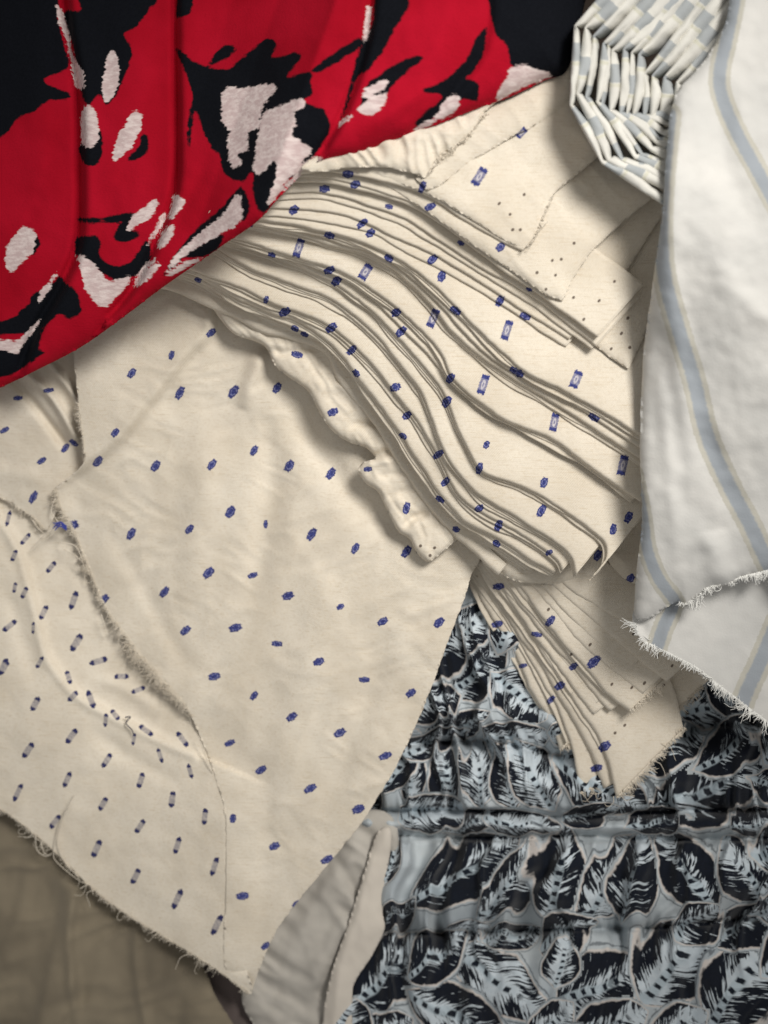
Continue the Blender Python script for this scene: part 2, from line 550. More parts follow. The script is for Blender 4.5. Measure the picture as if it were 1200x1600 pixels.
def mat_navy():
    M = Mat('navy_leaf_print', 0.85, 0.12, 0.2)
    u, v, k = M.attr('leaf', True)
    wob = (M.noise(240, 2) - 0.5)
    av = v.abs() + wob * 0.14
    hw = (u * (1.0 - u) * 4.0).max(0.0).pow(0.92)
    dd = hw - av                                        # > 0 inside the leaf
    # brush strokes sweeping from the midrib to the margin
    a = u * 40.0 - v.abs() * 10.0 + k * 31.7
    b = v * 1.6 + k * 5.3
    st = M.noise(1.0, 3, vec=M.vec(a, b, k), rough=0.6)
    big = M.noise(1.0, 2, vec=M.vec(u * 4.0 + k * 9.1, v * 2.2, k), rough=0.5)
    pale = ((st - 0.5) * 2.3 + (big - 0.5) * 1.6 + (0.36 - v.abs()) * 0.75 + (k.mod(1.0) - 0.5) * 0.4).soft(0.08, 0.17)
    bg = M.mix(M.noise(30, 3).soft(0.3, 0.7), lin(166, 175, 181), lin(186, 193, 196))
    navy = M.mix(M.noise(500, 2), lin(9, 14, 24), lin(18, 25, 38))
    ink = M.mix(pale, navy, M.mix(M.noise(400, 2), lin(184, 196, 204), lin(208, 216, 221)))
    dots = ((u * 62.0).sin() + wob * 1.5).soft(0.1, 0.5) * (v.abs() + wob * 0.1).soft(0.13, 0.06) * u.soft(0.06, 0.1)
    rib = (v.abs()).soft(0.16, 0.09) * 0.85
    ink = M.mix(rib * u.soft(0.75, 0.45), ink, lin(180, 194, 202))
    ink = M.mix(dots * u.soft(0.8, 0.7), ink, lin(16, 24, 36))
    col = M.mix(dd.soft(0.0, 0.05), bg, lin(205, 198, 192))
    col = M.mix(dd.soft(0.06, 0.12), col, ink)
    # thin dark keyline outside the pale margin
    col = M.mix(((dd + 0.07).abs()).soft(0.04, 0.015) * 0.6 * u.soft(0.03, 0.06) * u.soft(0.97, 0.94), col, lin(40, 48, 58))
    return M.done(col, M.noise(900, 2) + M.noise(180, 3), 0.35, 0.0005)

def mat_plain(name, c1, c2, scale=18, rough=0.9, sheen=0.15):
    M = Mat(name, rough, sheen, 0.15)
    col = M.mix(M.noise(scale, 3).soft(0.3, 0.7), c1, c2)
    return M.done(col, M.noise(800, 3) + M.noise(130, 3), 0.25, 0.0004)

CREAM, RED, WHITE, BUNDLE, NAVY = mat_cream(), mat_red(), mat_white(), mat_bundle(), mat_navy()
TAN = mat_plain('tan_voile', lin(112, 103, 88), lin(132, 122, 104))
MAUVE = mat_plain('mauve_voile', lin(96, 86, 84), lin(112, 101, 97))
GREY = mat_plain('greyish_voile', lin(170, 165, 157), lin(188, 183, 174))
GREYBAND = mat_plain('ivory_binding', lin(192, 184, 174), lin(208, 200, 188))
TABLE = mat_plain('dark_table', lin(60, 52, 46), lin(74, 64, 56), 9)
DARKTHREAD = mat_plain('navy_thread', lin(38, 40, 62), lin(48, 50, 74))
BLUETHREAD = mat_plain('blue_thread', lin(48, 56, 140), lin(70, 80, 165))

# ------------------------------------------------------------------ motifs
def dots(lst, ang, L, W, kind, jit=0.12):
    out = []
    for t in lst:
        a = t[2] if len(t) > 2 else ang
        s = t[3] if len(t) > 3 else 1.0
        out.append((t[0], t[1], math.radians(a + RNG.uniform(-6, 6)), L * s * RNG.uniform(1 - jit, 1 + jit), W * s * RNG.uniform(1 - jit, 1 + jit), kind))
    return out
FACE = dots([(281, 614), (365, 612), (433, 606), (330, 520, -40, .8), (268, 555, -70, .8), (206, 583, -60, .9), (180, 676, -55, .85), (153, 721), (243, 728),
             (331, 726, -55, .9), (397, 704, -55, .85), (452, 728), (517, 740), (205, 834), (296, 827, -50, .85), (360, 800), (415, 819, -85, .6), (487, 835), (555, 857),
             (635, 862)], -58, 10.6, 6.4, 0)
FACE += dots([(160, 938, -45, 1.2), (257, 925, -48), (326, 895, -48), (395, 899, -20, .8), (450, 931, -20), (532, 948, -30, .75), (598, 971), (686, 973, -45),
              (290, 985, -45, .95), (368, 981, -20), (433, 1006, 0, .85), (498, 1034, -25), (569, 1062, 0, .85), (642, 1083, -38), (335, 1057, -18), (397, 1087, -55, .75),
              (456, 1120), (531, 1145, -25), (602, 1181, -25), (359, 1161, -20, .85), (408, 1203, -28), (485, 1232, -32, 1.05), (560, 1264, -25), (364, 1279, -80, .8),
              (429, 1322, -28), (511, 1343, -30), (379, 1400, -10), (463, 1413, -38, .85), (415, 1478, -42, .9)], -30, 9.8, 6.4, 0)
FACE += dots([(108, 823, -20, 1.25)], -20, 14, 8, 0)
REV = dots([(5, 1042), (62, 1035, -60, .8), (119, 1004), (55, 1100), (112, 1150), (44, 1172), (105, 1218), (28, 1238), (167, 1188), (220, 1219, -72), (269, 1249, -82),
            (320, 1276, -80), (161, 1256, -58, .9), (219, 1291), (277, 1321, -70), (335, 1354, -72), (86, 1284, -55, .9), (151, 1326), (212, 1369, -65), (277, 1405, -68, 1.15),
            (339, 1445, -70, 1.1), (114, 1088, -48, .85), (142, 1093, 65), (165, 1125, -80, .8), (180, 1117, 50, .8), (209, 1155, -80, .7), (228, 1141, 35, .9), (250, 1180, 75, .8),
            (285, 1155, 50), (297, 1205, 75, .8), (107, 1058, 70, .8), (190, 1057, -5, .9), (154, 1033, -15), (13, 810, -75, .8), (40, 842, -50, .85), (22, 868, -70, .7),
            (23, 918, -80, .6), (38, 926, -60, .8), (80, 886, -50, .8), (115, 938, -68), (68, 957, -62), (15, 978, -45), (52, 981, -85, .6), (121, 1002, -62), (6, 1043),
            (216, 1078, -20, .8)], -60, 13.5, 4.6, 2)
SIDE = dots([(7, 672, -25), (28, 622, 0), (65, 720, -40), (102, 700, -45), (76, 610, -15), (115, 692, 30), (52, 777, -60, 1.1), (128, 590, -60)], -40, 9, 4.5, 0)
STACK = dots([(749, 276, -62), (815, 208, -40, .7), (792, 516, -72), (900, 593, -70), (866, 660, -75), (755, 601, -68), (677, 497, -72, 1.05), (571, 425, -62),
              (467, 387, -66), (973, 727, -75)], -66, 15, 6.6, 1)
STACK += dots([(660, 292, -70), (672, 323, -30), (555, 288, -15), (544, 272, 10), (782, 386, -45), (676, 405), (690, 432, -70), (566, 349), (579, 364), (515, 367, 20), (608, 403, 40),
               (459, 328), (515, 422, -20), (526, 439), (712, 485, 30), (781, 470, -60), (821, 494, 20), (811, 583, 30), (804, 579, 30), (928, 652, 30), (619, 488, -25), (627, 518),
               (704, 591, -55), (698, 628, -60), (760, 695, -60, .8), (749, 732, -75), (445, 487, -30), (518, 512), (550, 547), (618, 605, -20), (636, 649), (685, 710), (630, 681, 40, .8),
               (557, 583, 50, .8), (464, 554, 8), (416, 468, -70, .7), (461, 513, 30, .8), (476, 522, 30, .7), (608, 323, 15, .7), (507, 295, 0), (720, 380, 25, .6), (827, 452, 25, .6), (696, 753, -40),
               (779, 821, -65), (749, 794, -30), (850, 754, -65, 1.1), (846, 798, -65, 1.1), (982, 808, -60), (958, 827, -75), (934, 868, -65), (985, 904, -50), (721, 866, -20),
               (776, 849, 40, .8), (713, 827, 20, .7), (688, 780, 40, .8), (858, 863, -30, .7), (520, 644, -15, 1.05), (575, 733, -10, .7), (635, 794, -80), (636, 863, -50),
               (310, 437, 30, .6), (425, 398, 15, .7), (390, 350, 20, .7)], -40, 9, 6.2, 0)
STACK += dots([(819, 304), (797, 335), (813, 359), (801, 359), (897, 380), (877, 405), (863, 407), (839, 426), (868, 430), (853, 452), (896, 465), (912, 499), (955, 545), (984, 543),
               (971, 521), (981, 497), (657, 853), (679, 856), (672, 868), (780, 318), (960, 440), (936, 470)], -50, 3.2, 2.4, 3)
FAN = dots([(779, 916, 0), (777, 975, -20), (839, 991, 10, .8), (860, 970, -45), (928, 1034, -40, 1.2), (896, 1041, -30, .8), (875, 1071, -38), (861, 1093, -40, .8), (817, 1040, -20, .7),
            (945, 1166, -38, 1.15), (932, 1200, -10)], -35, 10, 6, 0)
FAN += dots([(857, 952), (922, 1007), (956, 1069), (987, 1074), (1007, 1067), (1037, 1070), (976, 1133), (961, 1145), (893, 1022), (1027, 1025), (990, 990), (1050, 1040)], -50, 3.4, 2.2, 3)

# ------------------------------------------------------------------ the surface underneath
def build_table():
    x = 1400
    V = P(np.array([-800, 2000, 2000, -800.]), np.array([2400, 2400, -800, -800.]), np.full(4, -330.0), False)
    me = make_mesh('table', V, [[0, 1, 2, 3]], False)
    tag(link(me, 'table', None, TABLE), 'dark table under the heap of cloth', None, 'structure')
build_table()

# ------------------------------------------------------------------ tan and mauve cloths, bottom left
T = thing('plain_cloth', (120, 1500, -60), 'plain tan cloth in soft upright folds at the bottom left corner', 'cloth')
def z_tan(X, Y, D):
    a, b = rotc(X, Y, 14)
    a = a + 22 * vnoise(X / 120, Y / 140)
    return -56 + 13 * vnoise(a / 58, Y / 420 + 3) + 5 * vnoise(a / 24 + 7, Y / 160) + 3.5 * fbm(X / 50, Y / 60, 3) - 10 * np.exp(-D / 8) \
        + ridge(X, Y, [(118, 1380), (108, 1480), (122, 1620)], 9, 13) + ridge(X, Y, [(222, 1400), (212, 1500), (235, 1640)], 8, 9) + 4 * creases(X, Y, 70, 26, 120, 2.0)
patch('cloth_sheet', [(-150, 1100), (260, 1150), (350, 1430), (300, 1470), (330, 1540), (372, 1720), (-150, 1720)], z_tan, T, TAN, 4.5)
T = thing('plain_cloth', (330, 1560, -70), 'plain dark mauve cloth, small wedge below the pointed corner of the dotted cloth', 'cloth')
def z_mauve(X, Y, D):
    a, b = rotc(X, Y, 55)
    return -84 + 4 * vnoise(b / 26, a / 160) + ridge(X, Y, [(240, 1480), (300, 1560), (350, 1680)], 14, 8) - 8 * np.exp(-D / 6)
patch('cloth_sheet', [(270, 1440), (420, 1380), (470, 1600), (470, 1720), (330, 1720), (290, 1560)], lambda X, Y, D: z_mauve(X, Y, D) + 6 * sstep(230, 300, X), T, MAUVE, 4.5)

# ------------------------------------------------------------------ grey voile with an ivory binding, bottom centre
T = thing('sheer_cloth', (500, 1500, -50), 'greyish white thin cloth with a pale bound edge, squeezed between dotted cloth and leaf print', 'cloth')
def z_grey(X, Y, D):
    a, b = rotc(X, Y, -62)
    return -26 + 9 * vnoise(b / 24 + 3, a / 120) + 4 * fbm(X / 40, Y / 40) + 4.5 * creases(X, Y, -55, 18, 60, 3.0) - 14 * np.exp(-D / 7) + ridge(X, Y, [(520, 1330), (560, 1400), (590, 1450)], 8, -8) \
        + ridge(X, Y, [(500, 1395), (535, 1440), (560, 1480)], 8, 6) - 8 * sstep(1480, 1560, Y)
patch('cloth_sheet', [(380, 1540), (470, 1360), (560, 1270), (620, 1290), (610, 1420), (560, 1500), (545, 1720), (370, 1720), (400, 1620)], z_grey, T, GREY, 4, STACK and dots([(423, 1540, -75)], 0, 9, 5, 0))
def z_band(X, Y, D):
    return -14 + 9 * (1 - np.exp(-D / 12)) + 2.5 * fbm(X / 30, Y / 50) + ridge(X, Y, [(585, 1320), (560, 1420), (530, 1520), (520, 1640)], 9, 5)
patch('bound_edge', [(590, 1300), (612, 1300), (604, 1370), (598, 1425), (601, 1452), (580, 1495), (556, 1532), (550, 1567), (548, 1720), (496, 1720), (505, 1590), (518, 1520), (545, 1440), (570, 1360)],
      z_band, T, GREYBAND, 3.5)

# ------------------------------------------------------------------ navy leaf-print garment, bottom right
LEAVES = [(642, 1408, 815, 1318, 68), (754, 1440, 850, 1325, 52), (868, 1440, 893, 1300, 84), (922, 1440, 1007, 1312, 62), (975, 1445, 1015, 1310, 64), (1123, 1424, 1046, 1308, 72),
          (1205, 1420, 1135, 1318, 62), (548, 1576, 664, 1470, 70), (700, 1470, 856, 1588, 66), (642, 1548, 800, 1630, 76), (878, 1570, 1016, 1508, 84), (1012, 1560, 1105, 1450, 92),
          (1105, 1600, 1215, 1475, 100), (700, 1080, 792, 1008, 76), (780, 1052, 856, 1120, 60), (668, 1150, 775, 1112, 38), (752, 1168, 860, 1150, 50), (650, 1268, 640, 1160, 36),
          (702, 1268, 690, 1165, 40), (765, 1268, 738, 1163, 42), (815, 1270, 782, 1168, 46), (866, 1268, 812, 1165, 56), (880, 1196, 1018, 1275, 72), (1030, 1275, 1210, 1175, 104),
          (980, 1195, 1095, 1128, 74), (1050, 1118, 1210, 1085, 66), (845, 1480, 935, 1450, 62), (872, 1545, 894, 1470, 52), (900, 1620, 1010, 1575, 60), (1010, 1630, 1100, 1580, 60),
          (560, 1640, 640, 1590, 60), (700, 1306, 790, 1280, 30), (770, 1285, 870, 1300, 34), (880, 1292, 980, 1272, 32), (990, 1300, 1080, 1280, 34), (1150, 1300, 1230, 1280, 34),
          (600, 1240, 655, 1150, 40), (690, 1010, 780, 950, 54), (600, 1380, 626, 1300, 34), (1100, 1060, 1190, 1110, 60), (930, 1150, 985, 1090, 54), (1120, 1470, 1215, 1430, 54),
          (690, 1470, 770, 1450, 30), (760, 1475, 840, 1455, 34), (590, 1470, 650, 1400, 36), (830, 1630, 900, 1570, 50), (640, 1190, 720, 1140, 30), (1090, 1200, 1200, 1130, 60)]
def fill_leaves():
    r = np.random.RandomState(11)
    out = [[l[0] - .06 * (l[2] - l[0]), l[1] - .06 * (l[3] - l[1]), l[2] + .06 * (l[2] - l[0]), l[3] + .06 * (l[3] - l[1])] + [l[4] * 1.32] for l in LEAVES]
    for k in range(1500):
        x, y = r.uniform(540, 1230), r.uniform(940, 1660)
        if all(math.hypot(x - (l[0] + l[2]) / 2, y - (l[1] + l[3]) / 2) > 0.33 * math.hypot(l[2] - l[0], l[3] - l[1]) + 20 for l in out):
            a = r.uniform(-1.3, 0.4); L = r.uniform(40, 66)
            out.append([x - L * math.cos(a), y - L * math.sin(a), x + L * math.cos(a), y + L * math.sin(a), r.uniform(66, 96)])
    return out
LEAVES = fill_leaves()
def z_navy(X, Y, D, want=False):
    # gathering rows: list of (polyline, reach)
    rows = [[(560, 1165), (760, 1160), (900, 1180), (1040, 1140), (1260, 1125)], [(560, 1268), (760, 1268), (900, 1278), (1050, 1268), (1260, 1262)],
            [(560, 1304), (760, 1310), (900, 1306), (1050, 1312), (1260, 1308)], [(540, 1462), (720, 1458), (900, 1452), (1050, 1448), (1260, 1425)]]
    dmin = np.full(X.shape, 1e9)
    for r in rows: dmin = np.minimum(dmin, seg_dist(X, Y, smooth_curve(r, 15), False))
    t = np.clip(dmin / 48, 0, 1)
    puff = np.clip(t, 0, 1) ** 0.6 * 54
    w = 24 * vnoise(X / 110 + 3, Y / 70) + 10 * vnoise(X / 40 + 9, Y / 40)
    slant = 0.42 * (Y - 1290) * np.where(Y < 1290, -0.5, 0.35)
    xx = X + w + slant
    rip = 1 - np.abs(vnoise(xx / 27 + 2.2, Y / 300 + 0.3)) * 2
    fine = vnoise(xx / 10 + 8.2, Y / 160)
    wavy = rip * (17 + 26 * np.exp(-dmin / 40)) + fine * (3 + 12 * np.exp(-dmin / 20))
    band = np.where((Y > 1262) & (Y < 1318), 0, 1)
    cas = ridge(X, Y, [(560, 1287), (760, 1289), (900, 1292), (1050, 1290), (1260, 1285)], 13, 14, 0.01)
    big = ridge(X, Y, [(650, 1090), (720, 1120), (830, 1128), (900, 1150)], 16, 16) + ridge(X, Y, [(690, 1040), (760, 1000), (850, 1010)], 18, 12) \
        + ridge(X, Y, [(870, 1290), (880, 1360), (860, 1440)], 16, 14) + ridge(X, Y, [(980, 1320), (1010, 1400), (990, 1450)], 18, 12) \
        + ridge(X, Y, [(1060, 1430), (1130, 1390), (1145, 1310)], 16, 14) + ridge(X, Y, [(1010, 1560), (1060, 1480), (1140, 1450)], 22, 16) \
        + ridge(X, Y, [(1000, 1240), (1080, 1190), (1210, 1160)], 20, 14) + ridge(X, Y, [(700, 1460), (720, 1530), (700, 1620)], 22, -12)
    base = -72 + 18 * sstep(620, 900, X) + 8 * sstep(1000, 1200, X)
    for r in rows: base = base + ridge(X, Y, r, 5, -11, 0.01) + ridge(X, Y, [(x, y + 13) for x, y in r], 8, 7, 0.01) * vnoise(X / 14, Y / 200)
    if want: return wavy, puff
    return base + puff + wavy * (0.35 + 0.65 * band) + cas + big + 5 * fbm(X / 55, Y / 55, 3) - 10 * np.exp(-D / 8)
def build_navy():
    T = thing('gathered_garment', (900, 1350, -60), 'navy and pale blue leaf-print garment gathered in shirred rows at the bottom right', 'garment')
    o, (px, py, z) = patch('gathered_fabric', [(500, 1720), (540, 1560), (590, 1400), (560, 1280), (640, 1120), (690, 900), (820, 880), (1260, 960), (1260, 1720)], z_navy, T, NAVY, 3.0)
    me = o.data
    nl, nf = len(me.loops), len(me.polygons)
    lv = np.zeros(nl, np.int32); me.loops.foreach_get('vertex_index', lv)
    lt = np.zeros(nf, np.int32); me.polygons.foreach_get('loop_total', lt)
    fi = np.repeat(np.arange(nf), lt)
    # the print follows the gathers: pull its plan sideways with the ripples
    wv, pf = z_navy(px, py, 0 * px, True)
    wx = px + 0.42 * wv + 5 * vnoise(px / 22, py / 60); wy = py + 0.10 * wv - 0.25 * pf + 10 + 5 * vnoise(px / 26 + 8, py / 50)
    cx = np.bincount(fi, wx[lv], nf) / lt; cy = np.bincount(fi, wy[lv], nf) / lt
    lay = np.array(LEAVES, float)
    idx = np.zeros(nf, int); pr = np.full(nf, 1e9)
    for i, (ax, ay, bx, by, w) in enumerate(lay):
        L = math.hypot(bx - ax, by - ay); ex, ey = (bx - ax) / L, (by - ay) / L
        uu = ((cx - ax) * ex + (cy - ay) * ey) / L
        vv = np.abs(-(cx - ax) * ey + (cy - ay) * ex) / (w / 2)
        hw = np.clip(4 * uu * (1 - uu), 0, 1) ** 0.92
        over = vv - hw                                     # negative inside
        score = np.where((over < 0.10) & (uu > -0.03) & (uu < 1.03), -100 - i + 0 * over, over * w / 2 + 20 * np.clip(np.abs(uu - .5) - .5, 0, 9))
        b = score < pr
        pr[b] = score[b]; idx[b] = i
    m = lay[idx[fi]]
    L = np.hypot(m[:, 2] - m[:, 0], m[:, 3] - m[:, 1]); ex, ey = (m[:, 2] - m[:, 0]) / L, (m[:, 3] - m[:, 1]) / L
    dx, dy = wx[lv] - m[:, 0], wy[lv] - m[:, 1]
    out = np.stack([(dx * ex + dy * ey) / L, (-dx * ey + dy * ex) / (m[:, 4] / 2), (idx[fi] * 0.618) % 1.0 + idx[fi]], -1)
    put_cornervec(me, 'leaf', out)
build_navy()

# ------------------------------------------------------------------ draped dotted cloth (left): reverse side, side fold and face
DR = thing('draped_cloth', (350, 1000, 0), 'cream cotton with small blue motifs draped from the stack down to a pointed frayed corner', 'cloth')
zc0 = tps([(-60, 800, 8), (-60, 1230, -22), (90, 1330, -24), (200, 1430, -20), (345, 1510, 4), (390, 1552, 2), (345, 1280, 16), (330, 1200, 14), (250, 1120, -12), (150, 950, -14), (110, 850, -12),
           (200, 1250, -8), (60, 1050, -2), (60, 1150, -4), (300, 1400, 2), (400, 1000, -14)])
RIDGE_C = [(5, 815), (33, 868), (54, 947), (71, 1018), (90, 1050), (120, 1085), (170, 1115), (250, 1155), (312, 1182)]
def z_rev(X, Y, D=None, under=True):
    z = zc0(X, Y) + 2.2 * fbm(X / 60, Y / 60, 3) + hang(X, Y, RIDGE_C, 9, -11, -1) + ridge(X, Y, RIDGE_C, 9, 7, 0.02)
    z = z + ridge(X, Y, [(0, 905), (25, 960), (60, 1080)], 14, -5) + ridge(X, Y, [(130, 1130), (200, 1180), (290, 1230)], 14, -5) + ridge(X, Y, [(140, 1060), (190, 1075), (260, 1120)], 11, 5)
    return z + 0.8 * creases(X, Y, 40, 30, 90, 2.0) - (26 * sstep(352, 378, X) * sstep(1530, 1480, Y) if under else 0)
REVP, _ = patch('reverse_side', [(-120, 760), (20, 760), (110, 790), (200, 850), (330, 1000), (380, 1150), (372, 1300), (374, 1400), (378, 1480), (392, 1553), (345, 1520), (275, 1476), (200, 1431), (140, 1386), (90, 1336), (50, 1301), (0, 1264), (-120, 1180)],
      z_rev, DR, CREAM, 3.6, REV, ragged=1.0)
zd0 = tps([(-60, 620, 30), (0, 775, 2), (46, 806, 0), (95, 760, 8), (130, 690, 14), (130, 600, 30), (60, 560, 40)])
def z_side(X, Y, D=None):
    return zd0(X, Y) + ridge(X, Y, [(30, 575), (80, 620), (122, 690)], 7, 15, 0.05) + ridge(X, Y, [(70, 560), (110, 610), (135, 650)], 6, 15, 0.05) \
        + ridge(X, Y, [(10, 580), (60, 640), (105, 700)], 7, -13, 0.05) + ridge(X, Y, [(-20, 740), (30, 740), (80, 760)], 14, 4) + 1.4 * fbm(X / 40, Y / 40, 3)
SIDEP, _ = patch('side_fold', [(-120, 560), (60, 520), (170, 520), (175, 640), (150, 740), (110, 775), (88, 800), (72, 828), (46, 806), (0, 778), (-120, 730)], z_side, DR, CREAM, 3.6, SIDE, ragged=0.8)
STEP = [(335, 470), (330, 520), (292, 560), (233, 635), (179, 697), (104, 750), (70, 775)]
za0 = tps([(330, 480, 64), (420, 540, 72), (560, 720, 78), (700, 870, 86), (735, 905, 80), (650, 1130, 62), (540, 1320, 40), (430, 1460, 22), (390, 1552, 7), (352, 1400, 16), (345, 1280, 22),
           (310, 1150, 20), (240, 1050, 16), (165, 950, 14), (130, 870, 14), (90, 770, 28), (300, 800, 44), (450, 1000, 56), (450, 1200, 42), (560, 1000, 70), (250, 620, 54), (180, 560, 64), (130, 620, 60), (128, 690, 52)])
def z_face(X, Y, D=None):
    z = za0(X, Y) + hang(X, Y, STEP, 11, -20, -1) * sstep(60, 130, X) + ridge(X, Y, STEP, 16, 5, 0.1)
    z = z + ridge(X, Y, [(412, 545), (395, 590), (380, 640)], 13, 13) + ridge(X, Y, [(440, 600), (490, 690), (560, 780), (640, 850)], 26, -15) + ridge(X, Y, [(345, 525), (310, 575), (270, 625)], 16, 5)
    z = z + ridge(X, Y, [(425, 650), (420, 800), (390, 950)], 24, -12) + ridge(X, Y, [(330, 640), (310, 800), (290, 960)], 30, 8) + ridge(X, Y, [(520, 900), (470, 1080), (430, 1300)], 34, 9) \
        + ridge(X, Y, [(425, 1180), (410, 1350), (400, 1480)], 15, -3.5) + ridge(X, Y, [(600, 980), (560, 1130), (500, 1280)], 22, -9) + ridge(X, Y, [(170, 820), (230, 930), (300, 1060)], 15, -4)
    z = z + 3.0 * fbm(X / 90, Y / 110, 3) + 1.3 * creases(X, Y, 62, 42, 120, 1.0) + 0.6 * creases(X, Y, 20, 30, 80, 4.0)
    z = z + 0.25 * fbm(X / 17, Y / 17, 2) + 0.9 * creases(X, Y, 75, 16, 70, 8.0) * sstep(-.2, .5, vnoise(X / 120 + 4, Y / 120)) + 0.9 * creases(X, Y, 120, 18, 60, 9.0) * sstep(0, .5, vnoise(X / 110 + 9, Y / 130))
    t = sstep(95, 0, X - np.interp(Y, [1100, 1150, 1214, 1280, 1553], [287, 312, 336, 352, 352])) * sstep(1100, 1200, Y) * sstep(1550, 1510, Y)
    return z * (1 - t) + (z_rev(X, Y, None, False) + 1.0) * t
FACE_OUT = [(120, 470), (230, 420), (340, 420), (480, 470), (600, 600), (680, 740), (750, 850), (736, 900), (722, 945), (700, 1002), (676, 1068), (650, 1132), (622, 1192), (594, 1240), (565, 1285), (530, 1330), (470, 1402), (430, 1458),
            (405, 1515), (390, 1553), (366, 1532), (350, 1500), (352, 1400), (352, 1280), (336, 1214), (312, 1150), (287, 1100), (242, 1050), (203, 1002), (165, 950), (132, 872), (116, 830), (96, 800), (84, 768), (105, 748), (131, 722), (128, 680), (122, 630)]
FACEP, _ = patch('face_side', FACE_OUT, z_face, DR, CREAM, 3.6, FACE, ragged=0.9)
# torn edges and loose threads
fray([(131, 722), (128, 680), (121, 630)], z_face, 7, (-1, 0), FACEP, CREAM, 1.1, seed=3)
fray([(84, 766), (96, 800), (116, 832), (132, 872), (165, 950), (203, 1002), (242, 1050), (287, 1100), (300, 1120)], z_face, 13, (-1, .6), FACEP, CREAM, 2.3, 0.6, 0.35, seed=4)
fray([(200, 1000), (242, 1050), (287, 1098)], z_face, 20, (-.6, 1), FACEP, CREAM, 1.5, 0.7, 0.8, seed=14)
fray([(0, 1264), (50, 1301), (90, 1336), (140, 1386), (200, 1431), (275, 1476), (345, 1520), (388, 1550)], z_rev, 9, (-.5, 1), REVP, CREAM, 0.9, 0.5, 0.5, seed=5)
fray([(0, 778), (46, 806), (72, 828)], z_side, 8, (-.3, 1), SIDEP, CREAM, 1.0, seed=6)
for pts in ([(86, 778, 20), (80, 800, 18), (92, 820, 20), (76, 840, 14), (62, 850, 10), (50, 862, 6)], [(92, 822, 22), (70, 836, 14), (60, 846, 9), (48, 858, 5)],
            [(96, 848, 16), (116, 852, 14), (126, 868, 13), (132, 890, 10)], [(100, 858, 14), (118, 868, 12), (130, 880, 9)], [(158, 960, 12), (164, 978, 6), (168, 992, 3)],
            [(50, 812, 6), (60, 826, 3), (72, 836, 1)], [(118, 1240, 0), (106, 1262, 2), (92, 1290, -10), (84, 1330, -18), (88, 1346, -22), (118, 1372, -24), (140, 1384, -22)],
            [(108, 1262, 2), (98, 1280, -4), (90, 1320, -18), (110, 1358, -22), (138, 1372, -22)], [(55, 1304, -20), (58, 1328, -24), (72, 1338, -24), (82, 1332, -22)],
            [(126, 1388, -22), (140, 1382, -20), (146, 1398, -22)], [(64, 1318, -24), (70, 1334, -25), (80, 1336, -23)], [(310, 1150, 22), (318, 1172, 20), (326, 1196, 18), (333, 1208, 18)],
            [(184, 806, 40), (188, 816, 40), (192, 826, 40)]):
    thread(pts, FACEP if pts[0][2] > 3 else REVP, CREAM, 0.85)
thread([(196, 1121, -2), (204, 1120, 0), (197, 1130, 0), (206, 1140, 0), (209, 1149, -1)], REVP, DARKTHREAD, 1.2)
for i in range(9):
    thread([(104, 822 + i * .8, 25), (94 + RNG.uniform(-2, 2), 820 + RNG.uniform(-5, 6), 24), (84 + RNG.uniform(-3, 3), 818 + RNG.uniform(-8, 12), 20)], FACEP, BLUETHREAD, 1.0, 'tuft_thread')

tangle([(84, 766), (116, 832), (165, 950), (203, 1002), (242, 1050), (287, 1100)], z_face, 26, (-.8, .5), FACEP, CREAM, 31)
tangle([(200, 1000), (242, 1050), (290, 1104)], z_face, 14, (-.5, .9), FACEP, CREAM, 32, 18)
tangle([(50, 1301), (140, 1386), (275, 1476), (380, 1545)], z_rev, 12, (-.5, .8), REVP, CREAM, 33, 22)
tangle([(45, 1300), (140, 1388)], z_rev, 8, (-.2, 1), REVP, CREAM, 34, 26)

